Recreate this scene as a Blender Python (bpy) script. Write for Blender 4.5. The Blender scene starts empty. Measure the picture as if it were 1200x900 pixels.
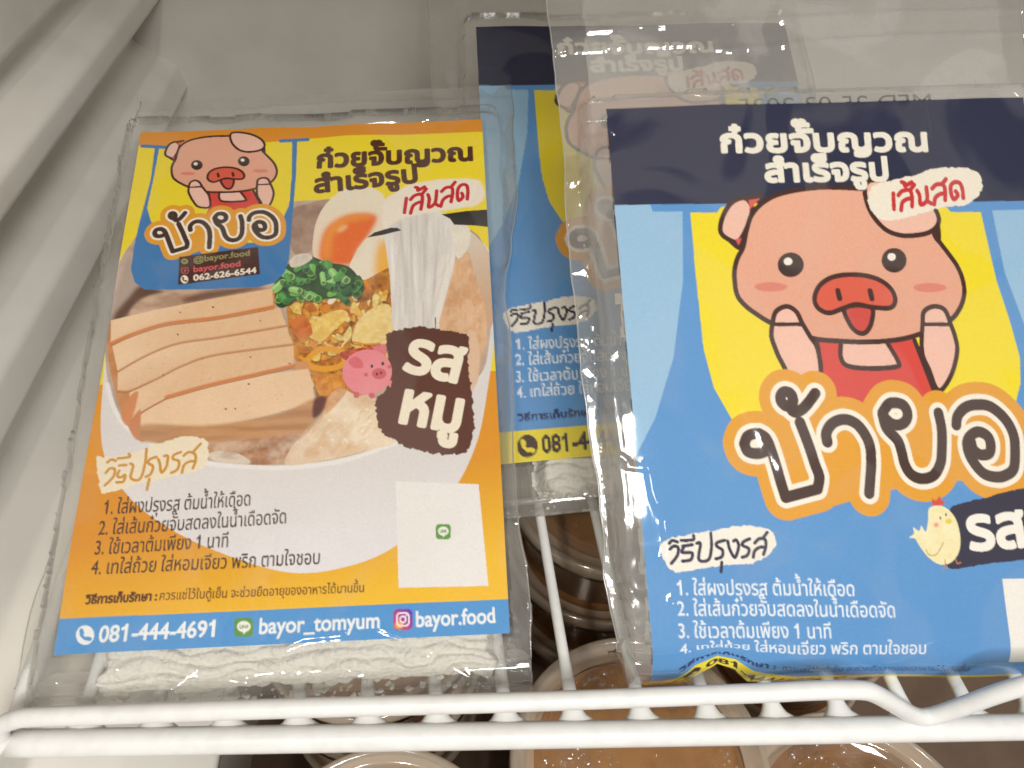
import bpy, math, random
import numpy as np
from mathutils import Vector, Matrix

random.seed(7)
SC = bpy.context.scene
COL = SC.collection

# ------------------------------------------------------------------ camera
CAM = np.array([0.0, 0.0, 0.24458])
R = np.array([[0.9964730685582834, -0.022938241216502064, 0.08071716501421616],
              [-0.07289512396571513, -0.7131044735776481, 0.6972577074981448],
              [0.04156590598148508, -0.7006824151164627, -0.7122614889255907]])   # camera (x right, y down, z forward) -> world
FPX = 880.0                                                                        # focal length for a 1200 px wide frame
cam_d = bpy.data.cameras.new('camera')
cam = bpy.data.objects.new('camera', cam_d)
COL.objects.link(cam)
M = Matrix.Identity(4)
for i in range(3):
    M[i][0] = R[i, 0]; M[i][1] = -R[i, 1]; M[i][2] = -R[i, 2]; M[i][3] = CAM[i]
cam.matrix_world = M
cam_d.sensor_width = 36.0
cam_d.lens = FPX / 1200.0 * 36.0
cam_d.clip_start = 0.01
cam_d.clip_end = 50
cam_d.dof.use_dof = True
cam_d.dof.focus_distance = 0.31
cam_d.dof.aperture_fstop = 22.0
SC.camera = cam

# ------------------------------------------------------------------ world, lamps, exposure
W = bpy.data.worlds.new('World')
SC.world = W
W.use_nodes = True
bg = W.node_tree.nodes['Background']
bg.inputs['Color'].default_value = (1.0, 0.95, 0.89, 1)
bg.inputs['Strength'].default_value = 0.33


def area(name, loc, target, size, power, color, size_y=None):
    d = bpy.data.lights.new(name, 'AREA')
    d.energy = power
    d.color = color
    d.size = size
    if size_y:
        d.shape = 'RECTANGLE'; d.size_y = size_y
    o = bpy.data.objects.new(name, d)
    COL.objects.link(o)
    o.location = loc
    o.rotation_euler = (Vector(target) - Vector(loc)).to_track_quat('-Z', 'Y').to_euler()
    return o


area('shop_ceiling_lamp', (0.20, -0.40, 0.64), (0.03, 0.12, 0.0), 0.20, 4.5, (1.0, 0.985, 0.96))
area('glint_spot_lamp', (-0.20, -0.35, 0.75), (0.03, 0.14, 0.0), 0.035, 1.7, (1.0, 0.93, 0.82))  # small lamp, sharpened to raise glints on the bag film
area('added_glint_lamp', (0.10, -0.75, 0.85), (0.03, 0.14, 0.0), 0.05, 2.2, (1.0, 0.95, 0.88))  # extra lamp added for more glints on the film
SC.view_settings.view_transform = 'Standard'
SC.view_settings.look = 'None'
SC.view_settings.exposure = 0.0
SC.view_settings.gamma = 1.0
SC.render.engine = 'CYCLES'
SC.cycles.max_bounces = 10
SC.cycles.transparent_max_bounces = 24
SC.cycles.transmission_bounces = 8
SC.cycles.use_denoising = True
SC.cycles.caustics_reflective = False
SC.cycles.caustics_refractive = False
SC.cycles.sample_clamp_indirect = 6.0


# ------------------------------------------------------------------ tagging and mesh helpers
def tag(o, label=None, cat=None, group=None, kind=None):
    if label: o['label'] = label
    if cat: o['category'] = cat
    if group: o['group'] = group
    if kind: o['kind'] = kind
    return o


def empty(name, loc=(0, 0, 0)):
    o = bpy.data.objects.new(name, None)
    o.empty_display_size = 0.02
    COL.objects.link(o)
    o.location = loc
    return o


def mesh_obj(name, V, F, mat, parent=None, smooth=True, vcol=None):
    me = bpy.data.meshes.new(name)
    V = np.asarray(V, dtype=np.float32)
    if isinstance(F, np.ndarray):
        n = F.shape[0]; k = F.shape[1]
        me.vertices.add(len(V)); me.vertices.foreach_set('co', V.ravel())
        me.loops.add(n * k); me.loops.foreach_set('vertex_index', F.astype(np.int32).ravel())
        me.polygons.add(n)
        me.polygons.foreach_set('loop_start', np.arange(0, n * k, k, dtype=np.int32))
        me.polygons.foreach_set('loop_total', np.full(n, k, dtype=np.int32))
        me.update(calc_edges=True)
    else:
        me.from_pydata([tuple(map(float, v)) for v in V], [], [tuple(map(int, f)) for f in F])
    if smooth:
        me.polygons.foreach_set('use_smooth', np.ones(len(me.polygons), dtype=bool))
    if vcol is not None:
        a = me.color_attributes.new('print', 'FLOAT_COLOR', 'POINT')
        c = np.ones((len(V), 4), dtype=np.float32); c[:, :3] = vcol
        a.data.foreach_set('color', c.ravel())
    me.validate(verbose=False)
    me.update()
    me.materials.append(mat)
    o = bpy.data.objects.new(name, me)
    COL.objects.link(o)
    if parent:
        o.parent = parent
    return o


def grid_faces(nr, nc, close=False):
    i = np.arange(nr - 1)[:, None]; j = np.arange(nc if close else nc - 1)[None, :]
    j2 = (j + 1) % nc
    a = i * nc + j; b = i * nc + j2; c = (i + 1) * nc + j2; d = (i + 1) * nc + j
    return np.stack([a, b, c, d], -1).reshape(-1, 4)


def catmull(P, n=8, closed=False):
    P = np.asarray(P, float)
    N = len(P)
    if N < 3:
        t = np.linspace(0, 1, n + 1)[:, None]
        return P[0] * (1 - t) + P[-1] * t
    out = []
    rng = range(N if closed else N - 1)
    for i in rng:
        if closed:
            p0, p1, p2, p3 = P[(i - 1) % N], P[i], P[(i + 1) % N], P[(i + 2) % N]
        else:
            p0, p1, p2, p3 = P[max(i - 1, 0)], P[i], P[i + 1], P[min(i + 2, N - 1)]
        t = np.linspace(0, 1, n, endpoint=False)[:, None]
        out.append(0.5 * ((2 * p1) + (-p0 + p2) * t + (2 * p0 - 5 * p1 + 4 * p2 - p3) * t ** 2 + (-p0 + 3 * p1 - 3 * p2 + p3) * t ** 3))
    if not closed:
        out.append(P[-1:])
    return np.vstack(out)


def tube(path, rad, seg=14, sz=1.0):
    """A closed tube along a path; rad is a number or one per point."""
    path = np.asarray(path, float)
    n = len(path)
    rad = np.full(n, rad) if np.isscalar(rad) else np.asarray(rad, float)
    sz = np.full(n, sz) if np.isscalar(sz) else np.asarray(sz, float)
    T = np.gradient(path, axis=0)
    T /= np.linalg.norm(T, axis=1)[:, None]
    V = []
    up = np.array([0, 0, 1.0])
    for k in range(n):
        s = np.cross(T[k], up); l = np.linalg.norm(s)
        s = s / l if l > 1e-3 else np.array([1.0, 0, 0])
        w = np.cross(s, T[k])
        a = np.linspace(0, 2 * np.pi, seg, endpoint=False)[:, None]
        V.append(path[k] + rad[k] * (np.cos(a) * s + sz[k] * np.sin(a) * w))
    V = np.vstack(V)
    F = [tuple(f) for f in grid_faces(n, seg, True)]
    F.append(tuple(range(seg))[::-1]); F.append(tuple(range((n - 1) * seg, n * seg)))
    return V, F


def lathe(profile, seg=72):
    P = np.asarray(profile, float)
    a = np.linspace(0, 2 * np.pi, seg, endpoint=False)
    V = np.stack([P[:, 0:1] * np.cos(a), P[:, 0:1] * np.sin(a), np.repeat(P[:, 1:2], seg, 1)], -1).reshape(-1, 3)
    return V, grid_faces(len(P), seg, True)


def merge(parts):
    V, F, o = [], [], 0
    for v, f in parts:
        V.append(np.asarray(v)); F += [tuple(int(i) + o for i in q) for q in f]; o += len(v)
    return np.vstack(V), F


def hash01(ix, iy, seed):
    h = (ix.astype(np.int64) * 374761393 + iy.astype(np.int64) * 668265263 + seed * 974711) & 0x7fffffff
    h = ((h ^ (h >> 13)) * 1274126177) & 0x7fffffff
    return ((h ^ (h >> 16)) & 0xffff) / 65535.0


def vnoise(x, y, seed=0):
    x = np.asarray(x, float); y = np.asarray(y, float)
    ix = np.floor(x); iy = np.floor(y)
    fx = x - ix; fy = y - iy
    fx = fx * fx * (3 - 2 * fx); fy = fy * fy * (3 - 2 * fy)
    a = hash01(ix, iy, seed); b = hash01(ix + 1, iy, seed); c = hash01(ix, iy + 1, seed); d = hash01(ix + 1, iy + 1, seed)
    return (a * (1 - fx) + b * fx) * (1 - fy) + (c * (1 - fx) + d * fx) * fy


def fbm(x, y, seed=0, oct=4):
    s = 0; amp = 0.5; t = 0
    for k in range(oct):
        s = s + amp * vnoise(np.asarray(x) * 2 ** k, np.asarray(y) * 2 ** k, seed + 17 * k); t += amp; amp *= 0.5
    return s / t


def worley(x, y, seed=0):
    """distance to the nearest and second nearest feature point"""
    x = np.asarray(x, float); y = np.asarray(y, float)
    ix = np.floor(x); iy = np.floor(y)
    d1 = np.full(x.shape, 9.0); d2 = np.full(x.shape, 9.0)
    for a in (-1, 0, 1):
        for b in (-1, 0, 1):
            px = ix + a + hash01(ix + a, iy + b, seed); py = iy + b + hash01(ix + a, iy + b, seed + 5)
            d = np.hypot(px - x, py - y)
            d2 = np.minimum(d2, np.maximum(d, d1)); d1 = np.minimum(d1, d)
    return d1, d2


# ------------------------------------------------------------------ materials
def new_mat(name):
    m = bpy.data.materials.new(name)
    m.use_nodes = True
    nt = m.node_tree
    for n in list(nt.nodes):
        nt.nodes.remove(n)
    out = nt.nodes.new('ShaderNodeOutputMaterial')
    return m, nt, out


def node(nt, kind, **kw):
    n = nt.nodes.new(kind)
    for k, v in kw.items():
        if k in n.inputs:
            n.inputs[k].default_value = v
        else:
            setattr(n, k, v)
    return n


def plastic(name, col, rough=0.35, bump=0.0, scale=200.0, var=0.06, spec=0.5, sss=0.0, coat=0.0):
    m, nt, out = new_mat(name)
    b = node(nt, 'ShaderNodeBsdfPrincipled', Roughness=rough)
    b.inputs['Specular IOR Level'].default_value = spec
    b.inputs['Coat Weight'].default_value = coat
    if sss:
        b.inputs['Subsurface Weight'].default_value = sss
        b.inputs['Subsurface Radius'].default_value = (0.004, 0.003, 0.002)
    tc = node(nt, 'ShaderNodeTexCoord')
    no = node(nt, 'ShaderNodeTexNoise', Scale=scale, Detail=6.0)
    nt.links.new(tc.outputs['Object'], no.inputs['Vector'])
    mx = node(nt, 'ShaderNodeMix', data_type='RGBA')
    c2 = tuple(c * (1 - var * 3) for c in col)
    mx.inputs[6].default_value = (*col, 1); mx.inputs[7].default_value = (*c2, 1)
    mr = node(nt, 'ShaderNodeMapRange')
    mr.inputs['From Min'].default_value = 0.45; mr.inputs['From Max'].default_value = 0.75
    nt.links.new(no.outputs['Fac'], mr.inputs['Value'])
    nt.links.new(mr.outputs['Result'], mx.inputs[0])
    nt.links.new(mx.outputs[2], b.inputs['Base Color'])
    if bump:
        bp = node(nt, 'ShaderNodeBump', Strength=bump, Distance=0.001)
        nt.links.new(no.outputs['Fac'], bp.inputs['Height'])
        nt.links.new(bp.outputs['Normal'], b.inputs['Normal'])
    nt.links.new(b.outputs['BSDF'], out.inputs['Surface'])
    return m


def film(name, tint=(0.97, 0.97, 0.96), haze=0.05, hazecol=(0.85, 0.84, 0.80), rough=0.07, patch=0.0, gain=1.0, bump=0.05, bscale=28.0):
    """Thin clear plastic: mostly see-through, a little milky, with a glossy skin that follows Fresnel."""
    m, nt, out = new_mat(name)
    tr = node(nt, 'ShaderNodeBsdfTransparent', Color=(*tint, 1))
    df = node(nt, 'ShaderNodeBsdfDiffuse', Color=(*hazecol, 1))
    tl = node(nt, 'ShaderNodeBsdfTranslucent', Color=(*hazecol, 1))
    ad = node(nt, 'ShaderNodeMixShader', Fac=0.35)
    nt.links.new(df.outputs[0], ad.inputs[1]); nt.links.new(tl.outputs[0], ad.inputs[2])
    m1 = node(nt, 'ShaderNodeMixShader', Fac=haze)
    nt.links.new(tr.outputs[0], m1.inputs[1]); nt.links.new(ad.outputs[0], m1.inputs[2])
    if patch:       # clearer where the film clings, milkier where it lifts; also stands in for glare
        tcp = node(nt, 'ShaderNodeTexCoord')
        npn = node(nt, 'ShaderNodeTexNoise', Scale=19.0, Detail=2.5, Distortion=1.0)
        nt.links.new(tcp.outputs['Object'], npn.inputs['Vector'])
        rp = node(nt, 'ShaderNodeMapRange', interpolation_type='SMOOTHSTEP')
        for k_, v_ in (('From Min', .48), ('From Max', .535), ('To Min', haze), ('To Max', haze + patch)):
            rp.inputs[k_].default_value = v_
        nt.links.new(npn.outputs['Fac'], rp.inputs['Value'])
        nt.links.new(rp.outputs['Result'], m1.inputs[0])
    gl = node(nt, 'ShaderNodeBsdfGlossy', Roughness=rough, Color=(1, 1, 1, 1))
    # Schlick reflectance, the same from either side of the sheet
    ge = node(nt, 'ShaderNodeNewGeometry')
    dp = node(nt, 'ShaderNodeVectorMath', operation='DOT_PRODUCT')
    nt.links.new(ge.outputs['Normal'], dp.inputs[0]); nt.links.new(ge.outputs['Incoming'], dp.inputs[1])
    ab = node(nt, 'ShaderNodeMath', operation='ABSOLUTE'); nt.links.new(dp.outputs['Value'], ab.inputs[0])
    om = node(nt, 'ShaderNodeMath', operation='SUBTRACT'); om.inputs[0].default_value = 1.0; om.use_clamp = True
    nt.links.new(ab.outputs[0], om.inputs[1])
    pw = node(nt, 'ShaderNodeMath', operation='POWER'); pw.inputs[1].default_value = 5.0; nt.links.new(om.outputs[0], pw.inputs[0])
    sc = node(nt, 'ShaderNodeMath', operation='MULTIPLY_ADD'); sc.inputs[1].default_value = 0.92; sc.inputs[2].default_value = 0.055
    nt.links.new(pw.outputs[0], sc.inputs[0])
    mul = node(nt, 'ShaderNodeMath', operation='MULTIPLY'); mul.inputs[1].default_value = gain
    mul.use_clamp = True
    nt.links.new(sc.outputs[0], mul.inputs[0])
    m2 = node(nt, 'ShaderNodeMixShader')
    nt.links.new(mul.outputs[0], m2.inputs[0]); nt.links.new(m1.outputs[0], m2.inputs[1]); nt.links.new(gl.outputs[0], m2.inputs[2])
    if bump:
        tc = node(nt, 'ShaderNodeTexCoord')
        no = node(nt, 'ShaderNodeTexNoise', Scale=bscale, Detail=3.0, Distortion=0.6)
        nt.links.new(tc.outputs['Object'], no.inputs['Vector'])
        bp = node(nt, 'ShaderNodeBump', Strength=bump, Distance=0.0015)
        nt.links.new(no.outputs['Fac'], bp.inputs['Height'])
        nt.links.new(bp.outputs['Normal'], gl.inputs['Normal'])
    nt.links.new(m2.outputs[0], out.inputs['Surface'])
    return m


def print_mat():
    m, nt, out = new_mat('printed_paper')
    at = node(nt, 'ShaderNodeAttribute', attribute_name='print')
    b = node(nt, 'ShaderNodeBsdfPrincipled', Roughness=0.5)
    b.inputs['Specular IOR Level'].default_value = 0.2
    tc = node(nt, 'ShaderNodeTexCoord')
    no = node(nt, 'ShaderNodeTexNoise', Scale=1400.0, Detail=3.0)
    nt.links.new(tc.outputs['Object'], no.inputs['Vector'])
    mr = node(nt, 'ShaderNodeMapRange')
    for k_, v_ in (('From Min', .3), ('From Max', .7), ('To Min', .945), ('To Max', 1.035)):
        mr.inputs[k_].default_value = v_
    nt.links.new(no.outputs['Fac'], mr.inputs['Value'])
    vm = node(nt, 'ShaderNodeVectorMath', operation='SCALE')      # paper and ink grain
    nt.links.new(at.outputs['Color'], vm.inputs[0]); nt.links.new(mr.outputs['Result'], vm.inputs['Scale'])
    nt.links.new(vm.outputs[0], b.inputs['Base Color'])
    nt.links.new(b.outputs['BSDF'], out.inputs['Surface'])
    return m


MAT = dict(
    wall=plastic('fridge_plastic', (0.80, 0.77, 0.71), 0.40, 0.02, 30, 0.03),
    shaded_wall=plastic('fridge_plastic_shaded', (0.66, 0.63, 0.575), 0.45, 0.02, 30, 0.03),  # darker copy of the side wall plastic, shade put into its colour
    coat=plastic('white_wire_coating', (0.80, 0.80, 0.78), 0.32, 0.10, 160, 0.03),
    dark=plastic('dark_fridge_floor', (0.16, 0.105, 0.07), 0.5, 0.05, 40, 0.1),
    film=film('clear_bag_film', haze=0.012, patch=0.05),
    flange=film('hazy_film', haze=0.11, patch=.06, gain=1.35, rough=0.06, bump=0.10),  # here and below, diffuse haze stands in for light reflected off the film
    flange2=film('hazier_film', haze=0.22, patch=.10, gain=1.3, bump=0.09),
    label=print_mat(),
    noodle=plastic('floury_noodle', (0.80, 0.77, 0.70), 0.8, 0.9, 700, 0.05, 0.15),
    ink=plastic('date_ink', (0.03, 0.03, 0.03), 0.6),
    broth=plastic('brown_broth', (0.46, 0.235, 0.085), 0.22, 0.0, 40, 0.12, 0.5),
    cup=film('cup_plastic', tint=(0.86, 0.76, 0.64), haze=0.55, hazecol=(0.86, 0.60, 0.37), rough=0.15, bump=0.0),
    lid=film('lid_plastic', tint=(0.97, 0.94, 0.90), haze=0.05, hazecol=(0.80, 0.72, 0.62), rough=0.06, gain=1.8, bump=0.15, bscale=40),
    rim=film('lid_rim_plastic', tint=(0.90, 0.84, 0.76), haze=0.5, hazecol=(0.92, 0.80, 0.64), rough=0.12, gain=2.0, bump=0.0),
    seam=film('seam_highlight', haze=0.35, hazecol=(0.9, 0.9, 0.88), rough=0.12, gain=2.0, bump=0.0),
    drop=film('water_drop', tint=(0.97, 0.96, 0.95), haze=0.03, rough=0.02, gain=2.2, bump=0.0),
)


# ------------------------------------------------------------------ printed artwork: a small painter working in label millimetres
def homog(src, dst):
    A = []
    for (x, y), (u, v) in zip(src, dst):
        A.append([x, y, 1, 0, 0, 0, -u * x, -u * y, -u]); A.append([0, 0, 0, x, y, 1, -v * x, -v * y, -v])
    return np.linalg.svd(np.array(A, float))[2][-1].reshape(3, 3)


def lin(c):
    c = np.asarray(c, float) / 255.0
    return np.where(c <= 0.04045, c / 12.92, ((c + 0.055) / 1.055) ** 2.4)


GLYPHS = {}


def glyph(ch):
    """Outline of one character from the built-in font, and its advance."""
    if ch in GLYPHS:
        return GLYPHS[ch]

    def outl(s):
        cu = bpy.data.curves.new('glyph', 'FONT'); cu.body = s; cu.size = 1
        ob = bpy.data.objects.new('glyph', cu); COL.objects.link(ob)
        bpy.context.view_layer.update()
        c = ob.to_curve(bpy.context.evaluated_depsgraph_get())
        res = []
        for sp in c.splines:
            pts = [(p.handle_left[:2], p.co[:2], p.handle_right[:2]) for p in sp.bezier_points]
            n = len(pts); poly = []
            for i in range(n):
                a, b = np.array(pts[i], float), np.array(pts[(i + 1) % n], float)
                straight = np.linalg.norm(a[2] - a[1]) < 1e-4 and np.linalg.norm(b[0] - b[1]) < 1e-4
                for t in ([0] if straight else np.linspace(0, 1, 7)[:-1]):
                    poly.append(a[1] * (1 - t) ** 3 + 3 * a[2] * t * (1 - t) ** 2 + 3 * b[0] * t * t * (1 - t) + b[1] * t ** 3)
            res.append(np.array(poly))
        ob.to_curve_clear()
        bpy.data.objects.remove(ob); bpy.data.curves.remove(cu)
        return res
    if ch == ' ':
        GLYPHS[ch] = ([], 0.26); return GLYPHS[ch]
    o = outl(ch + '|')
    GLYPHS[ch] = (o[:-1], float(o[-1][:, 0].min()) - 0.092)
    return GLYPHS[ch]


GLYPHS['1'] = ([np.array([(.235, 0), (.345, 0), (.345, .71), (.262, .71), (.235, .655), (.185, .60), (.085, .555), (.085, .465), (.17, .495), (.235, .54)])], .555)
TONES = '่้๊๋์'
ABOVE = 'ัิีึื็'


def layout(s):
    polys, x = [], 0.0
    prev = ''
    for i, ch in enumerate(s):
        g, adv = glyph(ch)
        dy = 0.0
        if ch in TONES and (prev in ABOVE or (i + 1 < len(s) and s[i + 1] == 'ำ')):
            dy = 0.19
        for p in g:
            polys.append(p + np.array([x, dy]))
        x += adv
        prev = ch
    return polys, x


class Art:
    def __init__(self, w, h, corners, vext=None, res=3.6, ss=2):
        self.w, self.h, self.res, self.ss = w, h, res, ss
        self.k = res * ss
        self.W, self.H = int(round(w * res)) * ss, int(round(h * res)) * ss
        v = vext or h
        self.Hm = homog(corners, [(0, 0), (w, 0), (w, v), (0, v)])
        self.c = np.zeros((self.H, self.W, 3), np.float32)
        self.raw = False

    def m(self, P):
        P = np.asarray(P, float)
        if self.raw:
            return P * self.k
        q = np.c_[P, np.ones(len(P))] @ self.Hm.T
        return q[:, :2] / q[:, 2:3] * self.k

    def scale(self, P):
        a = self.m(P); b = self.m(np.asarray(P, float) + np.array([0, 1.0]))
        c = self.m(np.asarray(P, float) + np.array([1.0, 0]))
        return float(np.mean(np.hypot(*(b - a).T) + np.hypot(*(c - a).T)) / 2)

    def scale_y(self, P):
        a = self.m(P); b = self.m(np.asarray(P, float) + np.array([0, 1.0]))
        return float(np.mean(np.hypot(*(b - a).T)))

    # ---- masks in canvas pixels: (mask, y0, x0)
    def fill_mask(self, polys):
        allp = np.vstack(polys)
        x0 = int(max(0, math.floor(allp[:, 0].min()))); x1 = int(min(self.W, math.ceil(allp[:, 0].max()) + 1))
        y0 = int(max(0, math.floor(allp[:, 1].min()))); y1 = int(min(self.H, math.ceil(allp[:, 1].max()) + 1))
        if x1 <= x0 or y1 <= y0:
            return None
        acc = np.zeros((y1 - y0, x1 - x0 + 1), np.int16)
        for P in polys:
            Q = np.roll(P, -1, 0)
            for (ax, ay), (bx, by) in zip(P, Q):
                if ay == by: continue
                s = 1
                if ay > by:
                    ax, ay, bx, by = bx, by, ax, ay; s = -1
                r0 = max(y0, math.ceil(ay - 0.5)); r1 = min(y1 - 1, math.ceil(by - 0.5) - 1)
                if r1 < r0: continue
                r = np.arange(r0, r1 + 1)
                xs = ax + (r + 0.5 - ay) * (bx - ax) / (by - ay)
                xi = np.clip(np.ceil(xs - 0.5).astype(int) - x0, 0, x1 - x0)
                np.add.at(acc, (r - y0, xi), s)
        return (np.cumsum(acc, 1)[:, :-1] != 0).astype(np.float32), y0, x0

    def line_mask(self, paths, rad):
        P = np.vstack(paths)
        x0 = int(max(0, P[:, 0].min() - rad - 1)); x1 = int(min(self.W, P[:, 0].max() + rad + 2))
        y0 = int(max(0, P[:, 1].min() - rad - 1)); y1 = int(min(self.H, P[:, 1].max() + rad + 2))
        if x1 <= x0 or y1 <= y0:
            return None
        mk = np.zeros((y1 - y0, x1 - x0), np.float32)
        for path in paths:
            for a, b in zip(path[:-1], path[1:]):
                sx0 = int(max(x0, min(a[0], b[0]) - rad - 1)); sx1 = int(min(x1, max(a[0], b[0]) + rad + 2))
                sy0 = int(max(y0, min(a[1], b[1]) - rad - 1)); sy1 = int(min(y1, max(a[1], b[1]) + rad + 2))
                if sx1 <= sx0 or sy1 <= sy0: continue
                X = np.arange(sx0, sx1)[None, :] + 0.5; Y = np.arange(sy0, sy1)[:, None] + 0.5
                d = b - a; L = float(d @ d) + 1e-9
                t = np.clip(((X - a[0]) * d[0] + (Y - a[1]) * d[1]) / L, 0, 1)
                dd = np.hypot(X - a[0] - t * d[0], Y - a[1] - t * d[1])
                v = mk[sy0 - y0:sy1 - y0, sx0 - x0:sx1 - x0]
                np.maximum(v, (dd <= rad), out=v)
        return mk, y0, x0

    def put(self, mk, col, alpha=1.0, noise=None, grad=None):
        if mk is None: return
        k, y0, x0 = mk
        h, w = k.shape
        t = self.c[y0:y0 + h, x0:x0 + w]
        c = lin(col)[None, None, :] * np.ones((h, w, 1))
        Y, X = np.mgrid[y0:y0 + h, x0:x0 + w]
        if grad:
            (p0, p1, col2) = grad
            a, b = self.m([p0, p1]); d = b - a
            f = np.clip(((X - a[0]) * d[0] + (Y - a[1]) * d[1]) / (d @ d), 0, 1)[..., None]
            c = c * (1 - f) + lin(col2) * f
        if noise:
            for (amp, sx, sy, seed, col3) in noise:
                n = fbm(X / self.k * sx, Y / self.k * sy, seed, 4)
                n = np.clip((n - 0.35) / 0.35, 0, 1)[..., None] * amp
                c = c * (1 - n) + lin(col3) * n
        a = (k * alpha)[..., None]
        t[...] = t * (1 - a) + c * a

    def blur(self, mk, r):
        if mk is None: return None
        k, y0, x0 = mk
        p = int(r * 3)
        Y0, X0 = max(0, y0 - p), max(0, x0 - p)
        Y1, X1 = min(self.H, y0 + k.shape[0] + p), min(self.W, x0 + k.shape[1] + p)
        q = np.zeros((Y1 - Y0, X1 - X0), np.float32)
        q[y0 - Y0:y0 - Y0 + k.shape[0], x0 - X0:x0 - X0 + k.shape[1]] = k
        r = int(max(1, r))
        for _ in range(3):
            for ax in (0, 1):
                s = np.cumsum(np.pad(q, [(r + 1, r) if a == ax else (0, 0) for a in (0, 1)], mode='edge'), ax)
                n = q.shape[ax]
                q = (np.take(s, np.arange(2 * r + 1, 2 * r + 1 + n), ax) - np.take(s, np.arange(0, n), ax)) / (2 * r + 1)
        return q, Y0, X0

    # ---- drawing calls; points in photo-measured label coordinates
    def poly(self, P, col, smooth=True, alpha=1.0, noise=None, grad=None, blur=0, rough=0, seed=0):
        P = np.asarray(P, float)
        if smooth: P = catmull(P, 10, True)
        Q = self.m(P)
        if rough:
            L = np.r_[0, np.cumsum(np.hypot(*np.diff(np.vstack([Q, Q[:1]]), axis=0).T))]
            s = np.arange(0, L[-1], 1.5)
            Qc = np.vstack([Q, Q[:1]])
            Q = np.c_[np.interp(s, L, Qc[:, 0]), np.interp(s, L, Qc[:, 1])]
            rr = rough * self.scale(P[:1])
            d = np.roll(Q, -3, 0) - np.roll(Q, 3, 0)
            nrm = np.c_[-d[:, 1], d[:, 0]] / (np.hypot(*d.T)[:, None] + 1e-6)
            n = fbm(s / self.k * 0.9, s * 0 + seed, seed, 4) - 0.5
            Q = Q + nrm * (n * 2 * rr)[:, None]
        mk = self.fill_mask([Q])
        if blur: mk = self.blur(mk, blur * self.scale(P[:1]))
        self.put(mk, col, alpha, noise, grad)

    def ellipse(self, cx, cy, rx, ry, col, rot=0, **kw):
        a = np.linspace(0, 2 * np.pi, 40, endpoint=False); r = math.radians(rot)
        x = np.cos(a) * rx; y = np.sin(a) * ry
        self.poly(np.c_[cx + x * math.cos(r) - y * math.sin(r), cy + x * math.sin(r) + y * math.cos(r)], col, smooth=False, **kw)

    def stroke(self, paths, col, width, smooth=True, alpha=1.0, closed=False, blur=0, noise=None):
        if np.isscalar(paths[0][0]): paths = [paths]
        q = []
        for p in paths:
            p = np.asarray(p, float)
            if smooth and len(p) > 2: p = catmull(p, 8, closed)
            if closed: p = np.vstack([p, p[:1]])
            q.append(self.m(p))
        mk = self.line_mask(q, width / 2 * self.scale(np.asarray(paths[0], float)[:1]))
        if blur: mk = self.blur(mk, blur * self.scale(np.asarray(paths[0], float)[:1]))
        self.put(mk, col, alpha, noise)

    def text(self, s, p0, p1, xh, col, bold=0.0, slant=0.0, alpha=1.0):
        """Set a line from p0 to p1 along its baseline; xh = height of a plain consonant."""
        polys, adv = layout(s)
        a, b = self.m([p0, p1])
        ux = (b - a) / adv
        n = np.array([ux[1], -ux[0]]); n /= np.linalg.norm(n)
        if n[1] > 0: n = -n
        sc = self.scale([p0])
        uy = n * (xh * self.scale_y([p0]) / 0.558) + ux * slant
        T = [a + P[:, :1] * ux + P[:, 1:2] * uy for P in polys]
        mk = self.fill_mask(T)
        self.put(mk, col, alpha)
        if bold:
            self.put(self.line_mask([np.vstack([t, t[:1]]) for t in T], bold * sc / 2), col, alpha)

    def result(self):
        s = self.ss
        return self.c.reshape(self.H // s, s, self.W // s, s, 3).mean((1, 3))


BROWN = (62, 26, 18)


def affine(P, fx, fy):
    return [(fx[0] * x + fx[1] * y + fx[2], fy[0] * x + fy[1] * y + fy[2]) for x, y in P]


ID = ((1, 0, 0), (0, 1, 0))


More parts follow.
